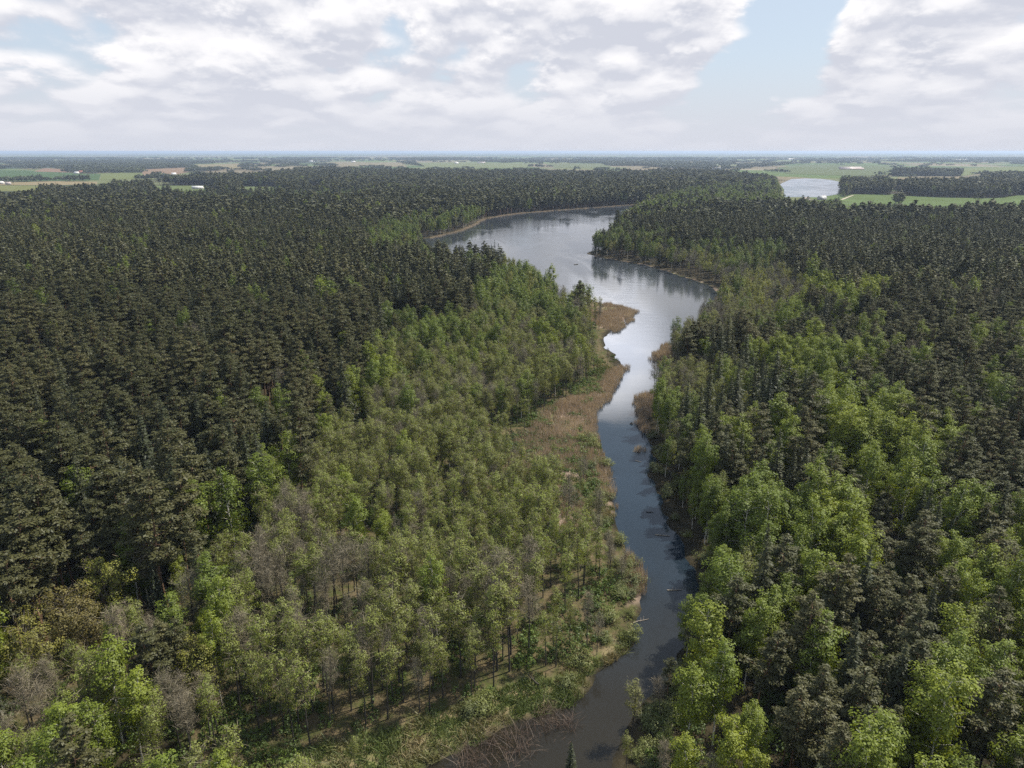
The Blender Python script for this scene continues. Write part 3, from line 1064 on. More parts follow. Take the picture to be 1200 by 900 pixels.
LEFTSIDE = [(400, 900), (400, 400), (660, 340), (745, 366), (715, 400), (740, 430), (716, 480), (722, 530), (776, 690), (772, 745), (695, 825)]
T = {k: [] for k in ('x', 'y', 'z', 'kind', 'tint', 'h', 'w', 'zone', 'lod')}
BANDS = [(48, 360, 3.05, 0), (360, 800, 4.5, 1), (800, 1600, 6.0, 2), (1600, 3300, 9.5, 2), (3300, 7000, 20.0, 2)]
for y0, y1, s, lod in BANDS:
    x, y = jgrid(-(.76 * y1 + 40), .76 * y1 + 40, y0, y1, s, rng)
    m = np.abs(x) < .78 * y + 45
    x, y = x[m], y[m]
    near = (x > GX0 - 50) & (x < GX1 + 50) & (y < GY1 + 50)
    sd = np.full(x.shape, 300.0)
    sd[near] = shore_dist(x[near], y[near])
    gz = ground_z(x, y, sd)
    cx, cy = pix(x, y, gz + np.where(y > 800, 25.0, 19.0))
    bx, by = pix(x, y, gz)
    ok = np.zeros(x.shape, bool)
    for fpoly in FOREST:
        ok |= inpoly(cx, cy, fpoly)
    for opoly in OPEN:
        ok &= ~inpoly(bx, by, opoly)
    left = inpoly(bx, by, [(-2000, 3000), (-2000, 286), (480, 286), (692, 352), (745, 366), (715, 400), (740, 430), (704, 480), (705, 530), (760, 680), (765, 740), (690, 815), (500, 3000)])
    dens = np.where(left & (y < 660), np.clip((sd - np.where(y < 200, 1.5, 3.0)) / np.where(y < 200, 5.0, 9.0), 0, 1) ** 1.3, np.clip((sd - np.where(y < 130, .3, 2.2)) / 1.0, 0, 1))
    inm = np.zeros(x.shape, bool)
    for rp_ in REED_SPOTS:
        thin_ = sd < 1.8 if rp_ in (REED_SPOTS[4], REED_SPOTS[8]) else sd < 1e6
        inm |= inpoly(bx, by, rp_) & thin_
    mar = inpoly(bx, by, MARSH)
    dens = np.where(inm, dens * np.where(mar, .05 + .4 * (vnoise(x, y, 12, 21) > .72), .0), np.where(mar, dens * (.25 + .6 * (vnoise(x, y, 11, 22) > .5)), dens))
    inm |= mar
    ing = inpoly(bx, by, BANK_GRASS)
    dens = np.where(ing, dens * .03, dens)
    zi = zone_of(cx, cy, x, y)
    zd = np.array([z_[2] for z_ in ZONES])[zi]
    gap = vnoise(x, y, 13, 31) * .6 + vnoise(x, y, 5, 32) * .4
    names = np.array([z_[0] for z_ in ZONES])[zi]
    sparse = np.isin(names, ('left alder swamp', 'bare alders', 'lower-left wood'))
    zd = zd * np.where(sparse, np.where(gap > .66, .3, .96), np.where(gap > .72, .35, .93))
    ok &= rng.uniform(size=x.shape) < dens * zd
    x, y, gz, zi, sd, inm2 = x[ok], y[ok], gz[ok], zi[ok], sd[ok], (inm | ing)[ok]
    if s > 3.5:
        pass
    n = len(x)
    kind = np.zeros(n, int)
    tint = np.zeros(n)
    hf = np.zeros(n)
    u = rng.uniform(size=n)
    # neighbours tend to be of one kind
    pn = vnoise(x, y, 18, 41) * .65 + vnoise(x, y, 6, 42) * .35
    pn = np.argsort(np.argsort(pn)) / max(1, n)
    for i, zn in enumerate(ZONES):
        mz = zi == i
        if not mz.any():
            continue
        ks = list(zn[3])
        wv = np.cumsum([zn[3][k_] for k_ in ks])
        wv = wv / wv[-1]
        q = pn[mz]
        q = np.argsort(np.argsort(q)) / max(1, mz.sum())
        uu = np.where(rng.uniform(size=mz.sum()) < .55, q, u[mz])
        kind[mz] = np.array([KINDS.index(k_) for k_ in ks])[np.searchsorted(wv, uu).clip(0, len(ks) - 1)]
        lo, hi = zn[4]
        tn = vnoise(x[mz], y[mz], 30, 51) * .5 + rng.uniform(size=mz.sum()) * .5
        tint[mz] = lo + (hi - lo) * tn
        hf[mz] = zn[5]
    lowb = (x > 0) & (y < 170) & (sd < 12)
    # keep wide crowns from crowding: thin the broad kinds on the fine grid
    keep_p = np.array([.34, .36, .38, 1.0, .80, .22])[kind] if lod == 0 else (np.array([.56, .62, .74, 1, 1, .5])[kind] if lod == 1 else np.ones(n))
    keep_p = np.where((sd < 9) & (x > 0) & (y < 420), 1.0, keep_p)
    kind = np.where(inm2 | ((x < 60) & (x > -60) & (sd < 14) & (sd > 0) & (y < 420) & (y > 120) & ~((x > 0) & lowb) & (kind < 2) & inpoly(*pix(x, y, gz), LEFTSIDE)), np.where(rng.uniform(size=n) < .75, KINDS.index(A), KINDS.index(N)), kind)
    kp = rng.uniform(size=n) < keep_p
    H = hf * rng.normal(1.0, .12, size=n).clip(.68, 1.28)
    # lower growth along the water's edge on the near right bank
    H = np.where(lowb, H * np.where(y < 100, .45, .62) + .5 * H * np.clip((sd - 2) / 12, 0, 1), H)
    kind = np.where(lowb & (rng.uniform(size=n) < .75) & ((kind == KINDS.index(P)) | (kind == KINDS.index(SPR))), np.where(rng.uniform(size=n) < .5, KINDS.index(A), KINDS.index(B)), kind)
    H = H * np.where(kind < 2, .84 + .32 * vnoise(x, y, 45, 91) + rng.normal(size=n) * .05, 1.0)
    H = np.where(inm2, H * rng.uniform(.35, .8, size=n), H)
    H = np.where(rng.uniform(size=n) < .06, H * .72, H)
    Wd = H * rng.uniform(.88, 1.18, size=n) * np.where(kind == KINDS.index(P), 1.18, np.where(kind == KINDS.index(SPR), 1.12, 1.0))
    if s > 5:
        Wd = Wd * (1.12 if s < 8 else (1.9 if s < 15 else 3.2))
    for k_, a_ in (('x', x), ('y', y), ('z', gz), ('kind', kind), ('tint', tint), ('h', H), ('w', Wd), ('zone', zi), ('lod', np.full(n, lod))):
        T[k_].append(a_[kp])
T = {k: np.concatenate(v) for k, v in T.items()}

# trees picked out one by one in the photograph: (kind, px, py of the top, height, tint, look)
HAND = [
    (O, 118, 650, 18.0, .95, 'yellow-green oak standing above the birches against the dark spruces'),
    (O, 66, 688, 17.0, .25, 'ochre oak with a broad crown beside the yellow-green oak'),
    (O, 28, 722, 15.5, .70, 'low yellow-green oak at the edge of the ochre oaks'),
    (O, 92, 700, 15.0, .15, 'brownish young-leaved oak just below the broad ochre oak'),
    (N, 214, 660, 19.0, .15, 'pale grey dead-looking tree alone between dark spruces and a bright green bush'),
    (N, 140, 700, 19.0, 1.0, 'tan leafless tree with a forked trunk beside the yellow-green oak'),
    (B, 262, 545, 25.0, .45, 'tall birch with a long bare white trunk at the pine wood edge'),
    (B, 300, 525, 24.0, .55, 'mid-green birch with white trunk beside bare grey alders'),
    (B, 190, 690, 17.0, .55, 'rounded green birch right of the tan leafless tree'),
    (B, 240, 640, 22.0, .40, 'broad green birch behind the bright green bush'),
    (SPR, 670, 866, 9.0, .35, 'small lone spruce standing at the water beside dead reeds'),
    (B, 240, 712, 11.0, 1.0, 'low vivid green young birch in the gap below the dark spruces'),
    (B, 205, 640, 13.0, .9, 'vivid green young birch deep in the gap between dark spruces'),
    (SPR, 175, 650, 17.0, .20, 'dark pointed spruce just right of the yellow-green oak'),
    (B, 850, 740, 21.0, .55, 'tall leafy birch by the water with pale limbs showing below its crown'),
    (B, 815, 768, 19.0, .70, 'bright birch leaning towards the river on the right bank'),
    (B, 856, 836, 17.0, 1.0, 'vivid light green birch with a dense round crown in the foreground'),
    (B, 806, 852, 14.0, .95, 'low vivid green birch nearest the river in the foreground'),
    (B, 890, 870, 13.0, .95, 'small vivid green birch right of the dense round one'),
    (N, 836, 876, 11.0, .6, 'pinkish grey leafless tree between vivid green birches in the foreground'),
    (N, 778, 788, 9.5, 1.0, 'low tan leafless tree leaning over the water on the right bank'),
    (A, 745, 790, 12.0, .10, 'thin pale alder standing at the water on the right bank'),
    (B, 830, 690, 22.0, .85, 'light green birch with a slim crown above the dark water'),
    (B, 1130, 700, 21.0, .85, 'broad bright green birch among the right-hand birches'),
    (B, 440, 410, 19.0, .80, 'bright round birch standing out at the edge of the dark pines'),
    (SPR, 905, 440, 26.0, .10, 'tall dark spruce spiring above the birches on the right bank'),
    (B, 862, 425, 20.0, .75, 'slim light birch among dark spruces by the river'),
    (O, 880, 455, 14.0, 1.0, 'yellow-green young oak among dark spruces on the right bank'),
]
hand = []
for (k_, a_, b_, h_, ti_, lab_) in HAND:
    x_, y_ = at(a_, b_, h_ + .6)
    sd_ = shore_dist(np.array([x_]), np.array([y_]))[0]
    z_ = float(ground_z(np.array([x_]), np.array([y_]), np.array([max(sd_, .3)]))[0])
    hand.append((KINDS.index(k_), x_, y_, z_, h_, ti_, lab_))
    rad = 3.4 if k_ != O else 5.5
    d_ = np.hypot(T['x'] - x_, T['y'] - y_)
    # nothing tall right in front of a tree the photograph shows whole
    fx, fy = -x_ / math.hypot(x_, y_), -y_ / math.hypot(x_, y_)
    al = (T['x'] - x_) * fx + (T['y'] - y_) * fy
    ac = np.abs((T['x'] - x_) * fy - (T['y'] - y_) * fx)
    kill = (d_ < rad) | ((al > 0) & (al < 7) & (ac < 2.5))
    T = {k: v[~kill] for k, v in T.items()}

# ------------------------------------------------------------------ the largest trees one by one, the rest as woods
tn_name = {P: 'pine_tree', SPR: 'spruce_tree', B: 'birch_tree', A: 'alder_tree', N: 'bare_tree', O: 'oak_tree'}
tn_cat = {P: 'pine tree', SPR: 'spruce tree', B: 'birch tree', A: 'alder tree', N: 'bare tree', O: 'oak tree'}
WOODS = {P: ('pine_forest', 'dark pine forest covering both sides of the lake out to the farmland'),
         SPR: ('spruce_forest', 'dark pointed spruces scattered through the farther pine woods'),
         B: ('birch_forest', 'fresh green birch woods along the farther shores and clearings'),
         A: ('alder_forest', 'grey-green half-leafed alder swamp on the farther left bank'),
         N: ('bare_forest', 'grey-brown leafless alders in the farther wet woods'),
         O: ('oak_forest', 'yellowish young-leaved oaks in the farther woods')}


def look(kind, tint, hf):
    ha = 'tall ' if hf > 1.05 else ('low ' if hf < .72 else '')
    if kind == P:
        c = 'dark olive' if tint < .35 else ('olive' if tint < .6 else 'brownish olive')
    elif kind == SPR:
        c = 'very dark' if tint < .35 else ('dark green' if tint < .65 else 'olive green')
    elif kind == B:
        c = 'dull green' if tint < .35 else ('mid-green' if tint < .65 else 'bright green')
    elif kind == A:
        c = 'greyish' if tint < .35 else ('grey-green' if tint < .65 else 'light green')
    elif kind == N:
        c = 'grey leafless' if tint < .5 else 'tan leafless'
    else:
        c = 'ochre' if tint < .6 else 'yellow-green'
    nm = {N: 'tree', P: 'pine', SPR: 'spruce', B: 'birch', A: 'alder', O: 'oak'}[kind]
    return ha + c + ' ' + nm


def place_tree(kind, x, y, z, sh, sw, rz, tint, v, label, group):
    root = bpy.data.objects.new(tn_name[kind], None)
    root.empty_display_size = 1.0
    COL.objects.link(root)
    root.location = (x, y, z)
    root.rotation_euler = (0, 0, rz)
    root.scale = (sw, sw, sh)
    root['label'] = label
    root['category'] = tn_cat[kind]
    if group:
        root['group'] = group
    tr = obj('trunk', TRUNK[kind][v], root)
    cr = obj('crown', CROWN[kind][v], root)
    tr['tint'] = float(tint)
    cr['tint'] = float(tint)
    return root


dist = np.sqrt(T['x'] ** 2 + T['y'] ** 2 + (CAM_Z - T['z']) ** 2)
hm = np.array([HEIGHT[k] for k in KINDS])[T['kind']] * T['h']
tx, ty = pix(T['x'], T['y'], T['z'] + hm)
mx_, my_ = pix(T['x'], T['y'], T['z'] + hm * .8)
size = hm * T['w'] / dist ** 2 * 1e4
single = np.zeros(len(dist), bool)
infr = (tx > 6) & (tx < 1194) & (ty > 190) & (my_ < 890)
for i, kind in enumerate(KINDS):
    m = np.where((T['kind'] == i) & infr & (T['lod'] == 0))[0]
    nh = sum(1 for h_ in hand if h_[0] == i)
    m = m[np.argsort(-size[m])][:296 - nh]
    single[m] = True
used_labels = set()
for (ki, x_, y_, z_, h_, ti_, lab_) in hand:
    kind = KINDS[ki]
    used_labels.add(lab_)
    s_ = h_ / HEIGHT[kind]
    place_tree(kind, x_, y_, z_, s_, s_ * 1.05 if h_ > 12 else s_ * 1.3, random.uniform(0, 6.28), ti_, random.randrange(NVAR[0]), lab_, None)
zone_group = lambda zn, kind: '%ss in the %s' % (tn_cat[kind], zn)
for i in np.where(single)[0]:
    kind = KINDS[T['kind'][i]]
    zn = ZONES[T['zone'][i]][0]
    base = look(kind, T['tint'][i], hm[i] / 21.0)
    qx, qy = tx[i] / 12.0, ty[i] / 9.0
    lab = '%s in the %s, top %d%% across, %d%% down photo' % (base, zn, round(qx), round(qy))
    if lab in used_labels:
        lab = '%s in %s, top %.1f%% across, %.1f%% down' % (base, zn, qx, qy)
    used_labels.add(lab)
    place_tree(kind, T['x'][i], T['y'][i], T['z'][i], T['h'][i], T['w'][i], rng.uniform(0, 6.28), T['tint'][i], int(rng.integers(NVAR[0])), lab, zone_group(zn, kind))

off = {0: 0, 1: NVAR[0], 2: NVAR[0] + NVAR[1]}
for i, kind in enumerate(KINDS):
    m = (T['kind'] == i) & ~single
    n = int(m.sum())
    if n == 0:
        continue
    lod = T['lod'][m]
    var = np.array([off[l] + rng.integers(NVAR[l]) for l in lod])
    sc = np.stack([T['w'][m], T['w'][m], T['h'][m]], 1)
    p_ = np.stack([T['x'][m], T['y'][m], T['z'][m]], 1)
    nm, lab = WOODS[kind]
    scatter(nm, PROTO[kind], p_, rng.uniform(0, 6.28, n), sc, var, T['tint'][m], lab, 'forest')
    print('trees', kind, n, int(single[T['kind'] == i].sum()))

# ------------------------------------------------------------------ far woods and hedgerows on the plain
x, y = jgrid(-7800, 7800, 2200, 10000, 30, rng)
m = np.abs(x) < .80 * y
x, y = x[m], y[m]
bx, by = pix(x, y, np.zeros_like(x) + 1)
cx, cy = pix(x, y, np.zeros_like(x) + 17)
wn = vnoise(x, y * .8, 900, 61) * .6 + vnoise(x, y, 260, 62) * .4
hedge = (np.abs(vnoise(x, y, 700, 63) - .5) < .018) | (np.abs(vnoise(x, y, 520, 64) - .5) < .012)
ok = (wn > .655) | (hedge & (rng.uniform(size=x.shape) < .6)) | (rng.uniform(size=x.shape) < .006)
for fpoly in FOREST:
    ok &= ~inpoly(cx, cy, fpoly)
for nm_, c_, poly_ in FIELDS:
    ok &= ~inpoly(bx, by, poly_)
for opoly in OPEN:
    ok &= ~inpoly(bx, by, opoly)
x, y = x[ok], y[ok]
n = len(x)
kk = rng.uniform(size=n)
FARC = bpy.data.collections.new('far_clumps')
M_FAR = leaf_material('far_foliage', (.035, .042, .022), (.050, .058, .028), (.075, .090, .035), .15)
for k in range(4):
    r = np.random.default_rng(900 + k)
    g = Geo()
    cs = [np.array((r.uniform(-15, 15), r.uniform(-15, 15), r.uniform(7, 15))) for _ in range(16)]
    clump_leaves(g, r, cs, [r.uniform(4, 7) for _ in cs], 14, 1.9, .9, 1.2, .4)
    v_, q_ = g.arrays()
    v_[:, 2] = np.maximum(v_[:, 2], 0.2)
    FARC.objects.link(bpy.data.objects.new('far_%02d' % k, new_mesh('far_clump', v_, q_, mats=[M_FAR])))
sc = np.stack([rng.uniform(.8, 1.4, n), rng.uniform(.8, 1.4, n), rng.uniform(.6, 1.15, n)], 1)
scatter('distant_woods', FARC, np.stack([x, y, np.full(n, .6)], 1), rng.uniform(0, 6.28, n), sc, rng.integers(0, 4, n), rng.uniform(size=n), 'woods and hedgerows on the hazy plain below the horizon', 'woods')
print('far clumps', n)

# ------------------------------------------------------------------ reeds, grass, undergrowth
def blade_clump(r, n, rad, hgt, w0, lean=.35, bend=.0):
    a = r.uniform(0, 6.28, n)
    rr = rad * np.sqrt(r.uniform(size=n))
    b = np.stack([np.cos(a) * rr, np.sin(a) * rr, np.full(n, -.15)], 1)
    h = hgt * r.uniform(.55, 1.15, n)
    la = r.uniform(0, 6.28, n)
    ln = lean * h * np.abs(r.normal(size=n))
    tip = b + np.stack([np.cos(la) * ln, np.sin(la) * ln, h], 1)
    midp = b * .5 + tip * .5 - np.stack([np.cos(la) * ln, np.sin(la) * ln, -h * .3], 1) * .12
    sidea = r.uniform(0, 6.28, n)
    sv = np.stack([np.cos(sidea), np.sin(sidea), np.zeros(n)], 1) * w0
    V = np.stack([b - sv * .7, b + sv * .7, midp + sv, midp - sv, tip + sv * .2, tip - sv * .2], 1).reshape(-1, 3)
    i0 = np.arange(n)[:, None] * 6
    Q = np.concatenate([i0 + np.array([[0, 1, 2, 3]]), i0 + np.array([[3, 2, 4, 5]])])
    return V, Q


M_REED = leaf_material('reed_straw', (.29, .225, .182), (.38, .305, .25), (.48, .40, .33), .2)
M_GRASS = leaf_material('bank_grass', (.075, .105, .028), (.105, .135, .040), (.23, .19, .11), .25)
M_DEAD = leaf_material('dead_reed_stalk', (.075, .050, .040), (.12, .085, .066), (.22, .17, .135), .1)
M_UNDER = leaf_material('undergrowth_leaf', (.060, .088, .022), (.085, .130, .026), (.115, .165, .030), .3)
REEDC, GRASSC, DEADC, UNDERC = [bpy.data.collections.new(n_) for n_ in ('reed_clumps', 'grass_clumps', 'dead_reed_clumps', 'under_clumps')]
for k in range(4):
    r = np.random.default_rng(40 + k)
    REEDC.objects.link(bpy.data.objects.new('reed_%02d' % k, new_mesh('reed_clump', *blade_clump(r, 60, 1.15, 1.9, .035, .25), mats=[M_REED])))
    GRASSC.objects.link(bpy.data.objects.new('grass_%02d' % k, new_mesh('grass_clump', *blade_clump(r, 70, .8, .75, .045, .7), mats=[M_GRASS])))
    DEADC.objects.link(bpy.data.objects.new('dead_%02d' % k, new_mesh('dead_clump', *blade_clump(r, 24, 1.2, 1.6, .022, .75), mats=[M_DEAD])))
    g = Geo()
    cs = [np.array((r.normal() * .8, r.normal() * .8, r.uniform(.35, 1.1))) for _ in range(9)]
    clump_leaves(g, r, cs, [r.uniform(.4, .8) for _ in cs], 34, .10, .8, 1.3, .5)
    UNDERC.objects.link(bpy.data.objects.new('under_%02d' % k, new_mesh('under_clump', *g.arrays(), mats=[M_UNDER])))


def spread(name, coll, polys, s, box, keepf, sc_lo, sc_hi, label, cat, tint_f, water_ok=-2.0):
    x, y = jgrid(*box, s, rng)
    sd = shore_dist(x, y)
    z = np.maximum(ground_z(x, y, sd), -.45)
    bx, by = pix(x, y, np.zeros_like(x) + .4)
    bx = bx + (vnoise(x, y, 8, 71) - .5) * 10
    ok = np.zeros(x.shape, bool)
    for p_ in polys:
        ok |= inpoly(bx, by, p_)
    ok &= (sd > water_ok) & (rng.uniform(size=x.shape) < keepf(x, y, sd))
    x, y, z, sd = x[ok], y[ok], z[ok], sd[ok]
    n = len(x)
    k = rng.uniform(sc_lo, sc_hi, n)
    scatter(name, coll, np.stack([x, y, z], 1), rng.uniform(0, 6.28, n), np.stack([k, k, k * rng.uniform(.8, 1.2, n)], 1), rng.integers(0, 4, n), tint_f(x, y, n), label, cat)
    print(name, n)


spread('reeds', REEDC, REED_SPOTS[:4] + REED_SPOTS[5:8] + REED_SPOTS[9:], 1.55, (-20, 200, 105, 740), lambda x, y, sd: np.where(vnoise(x, y, 9, 72) > .36, .95, .22), .8, 1.3,
       'dry tan reed beds fringing the river and filling the marsh on the left bank', 'reeds', lambda x, y, n: np.clip(vnoise(x, y, 14, 73) * .7 + rng.uniform(size=n) * .3, 0, 1), -3.5)
x, y = jgrid(-150, 360, 700, 1500, 2.6, rng)
sd = shore_dist(x, y)
bx, by = pix(x, y, np.zeros_like(x))
m = (sd > -1.5) & (sd < 2.2) & (inpoly(bx, by, REED_SPOTS[4]) | inpoly(bx, by, REED_SPOTS[8]))
x, y = x[m], y[m]
n = len(x)
k = rng.uniform(.9, 1.4, n)
scatter('shore_reeds', REEDC, np.stack([x, y, np.full(n, -.2)], 1), rng.uniform(0, 6.28, n), np.stack([k, k, k * .7], 1), rng.integers(0, 4, n), rng.uniform(.3, 1, n), 'thin tan line of reeds along the far lake shore', 'reeds')
spread('grass', GRASSC, [BANK_GRASS, MARSH], 1.25, (-110, 70, 65, 310), lambda x, y, sd: np.where(inpoly(*pix(x, y, x * 0), BANK_GRASS), .95, np.where(vnoise(x, y, 9, 74) > .6, .8, .1)), .8, 1.7,
       'tussocky green and straw grass along the near left bank', 'grass', lambda x, y, n: np.clip(vnoise(x, y, 5, 75) * 1.1 - .1 + rng.normal(size=n) * .12, 0, 1), .2)
spread('dead_reeds', DEADC, [DEAD_REEDS], .8, (-25, 30, 75, 120), lambda x, y, sd: np.full(x.shape, .6), .8, 1.25,
       'broken reddish brown reed stalks standing in the shallow water', 'reeds', lambda x, y, n: rng.uniform(size=n), -9.0)
UNDER_RIGHT = [(690, 1100), (715, 870), (810, 700), (1300, 600), (1500, 1200)]
UNDER_POLY = [(-300, 1100), (-300, 660), (200, 640), (300, 520), (430, 420), (580, 330), (690, 370), (735, 620), (760, 740), (620, 800), (330, 900), (200, 1100)]
spread('undergrowth', UNDERC, [UNDER_POLY, UNDER_RIGHT], 2.6, (-170, 150, 50, 470), lambda x, y, sd: np.where(sd > 3, np.where(vnoise(x, y, 15, 76) > .42, .75, .22), 0), .7, 1.6,
       'low green undergrowth between the alder trunks', 'undergrowth', lambda x, y, n: np.clip(vnoise(x, y, 12, 77) + rng.normal(size=n) * .15, 0, 1), 2.0)

# ------------------------------------------------------------------ bushes along the water
M_BUSH = leaf_material('willow_leaves', (.105, .120, .050), (.130, .150, .052), (.165, .185, .050), .3)
BUSH = []
for k in range(4):
    r = np.random.default_rng(700 + k)
    st, lf = Geo(), Geo()
    cs, rs = [], []
    for j in range(15):
        az, el = j * 2.399 + r.uniform(-.4, .4), r.uniform(.35, 1.45)
        L = r.uniform(1.7, 3.2)
        e_ = np.array((math.cos(az) * math.cos(el) * L, math.sin(az) * math.cos(el) * L, math.sin(el) * L))
        b_ = np.array((math.cos(az) * .2, math.sin(az) * .2, -.3))
        tube(st, np.array([b_, e_ * .5 + (0, 0, .25), e_]), [.06, .04, .012], 4)
        for u in (.6, 1.0):
            cs.append(e_ * u + (0, 0, .15))
            rs.append(r.uniform(.55, .95))
    clump_leaves(lf, r, cs, rs, 42, .085, .85, 1.4, .4, .2, np.array((0, 0, .8)))
    BUSH.append((new_mesh('bush_stems', *st.arrays(), mats=[M_BARK[N]]), new_mesh('bush_foliage', *lf.arrays(), mats=[M_BUSH])))
x, y = jgrid(-45, 60, 62, 215, 3.0, rng)
sd = shore_dist(x, y)
bx, by = pix(x, y, x * 0)
right = x > np.interp(y, [60, 110, 215], [14, 22, 24])
ok = (by < 915) & (((sd > .2) & (sd < 5.5) & right & (rng.uniform(size=x.shape) < np.where(y < 120, .85, .45))) | ((sd > .6) & (sd < 5) & ~right & (y > 92) & (rng.uniform(size=x.shape) < .16)))
seen = set()
for a, b, c, rt in zip(x[ok], y[ok], sd[ok], right[ok]):
    k = rng.integers(4)
    sc_ = rng.uniform(.6, 1.25)
    ti_ = rng.uniform()
    z_ = float(ground_z(np.array([a]), np.array([b]), np.array([c]))[0])
    qx, qy = pix(np.array([a]), np.array([b]), np.array([z_ + 2.0]))
    ad = 'olive' if ti_ < .35 else ('grey-green' if ti_ < .65 else 'yellow-green')
    lab = '%s willow bush at the %s bank, centre %.1f%% across, %.1f%% down' % (ad, 'right' if rt else 'left', qx[0] / 12, qy[0] / 9)
    o = bpy.data.objects.new('willow_bush', None)
    COL.objects.link(o)
    o.location = (a, b, z_)
    o.rotation_euler = (0, 0, rng.uniform(0, 6.28))
    o.scale = (sc_, sc_, sc_ * rng.uniform(.8, 1.15))
    o['label'], o['category'], o['group'] = lab, 'bush', 'willow bushes along the near banks'
    obj('stems', BUSH[k][0], o)['tint'] = float(ti_)
    obj('foliage', BUSH[k][1], o)['tint'] = float(ti_)
print('bushes', int(ok.sum()))

# ------------------------------------------------------------------ farms on the plain
def box_geo(x0, x1, y0, y1, z0, z1):
    V = [(x0, y0, z0), (x1, y0, z0), (x1, y1, z0), (x0, y1, z0), (x0, y0, z1), (x1, y0, z1), (x1, y1, z1), (x0, y1, z1)]
    return V, [(0, 3, 2, 1), (4, 5, 6, 7), (0, 1, 5, 4), (1, 2, 6, 5), (2, 3, 7, 6), (3, 0, 4, 7)]


M_WALLS = {'white': plain('white_plaster', (.55, .54, .52), .8, .06), 'grey': plain('grey_plaster', (.36, .35, .34), .8, .1), 'brick': plain('red_brick_wall', (.28, .12, .085), .85, .15)}
M_ROOFS = {'white': plain('pale_sheet_roof', (.56, .56, .57), .5, .05), 'grey': plain('grey_sheet_roof', (.30, .31, .33), .5, .1), 'red': plain('red_tile_roof', (.26, .09, .06), .7, .15), 'pink': plain('pinkish_sheet_roof', (.36, .30, .29), .5, .06)}
M_GLASS = plain('dark_window_glass', (.03, .035, .04), .1, .1)
M_DOOR = plain('brown_door', (.10, .065, .04), .7, .1)


def house(name, cat, px, py, L, Wd, h, rh, wall, roof, rz, label, group=None, chim=False):
    x, y = at(px, py, 1.0)
    root = bpy.data.objects.new(name, None)
    COL.objects.link(root)
    root.location = (x, y, 1.0)
    root.rotation_euler = (0, 0, rz)
    root['label'], root['category'] = label, cat
    if group:
        root['group'] = group
    V, Q = box_geo(-L / 2, L / 2, -Wd / 2, Wd / 2, 0, h)
    V += [(-L / 2, 0, h + rh * .93), (L / 2, 0, h + rh * .93)]
    obj('wall', new_mesh('wall', V, Q, [(4, 8, 7), (5, 6, 9)], mats=[M_WALLS[wall]]), root)
    e, tk = .5, .25
    a = (Wd / 2 + e)
    zz = h - rh * e / (Wd / 2)
    RV = [(-L / 2 - e, -a, zz), (L / 2 + e, -a, zz), (L / 2 + e, 0, h + rh), (-L / 2 - e, 0, h + rh), (L / 2 + e, a, zz), (-L / 2 - e, a, zz)]
    RV += [(p[0], p[1], p[2] + tk) for p in RV]
    RQ = [(0, 3, 2, 1), (3, 5, 4, 2), (6, 7, 8, 9), (9, 8, 10, 11), (0, 1, 7, 6), (5, 11, 10, 4), (1, 2, 8, 7), (2, 4, 10, 8), (0, 6, 9, 3), (3, 9, 11, 5)]
    ro = obj('roof', new_mesh('roof', RV, RQ, mats=[M_ROOFS[roof]]), root)
    if chim:
        V, Q = box_geo(L * .2, L * .2 + .8, .3, 1.1, h + rh * .5, h + rh + 1.2)
        obj('chimney', new_mesh('chimney', V, Q, mats=[M_WALLS['brick']]), ro)
    V, Q = box_geo(-.9, .9, -Wd / 2 - .06, -Wd / 2 + .02, 0.02, min(2.4, h * .75))
    obj('door', new_mesh('door', V, Q, mats=[M_DOOR]), root)
    for k in (-.32, .32):
        V, Q = box_geo(L * k - .9, L * k + .9, -Wd / 2 - .05, -Wd / 2 + .02, h * .4, h * .4 + 1.3)
        obj('window', new_mesh('window', V, Q, mats=[M_GLASS]), root)
    return root


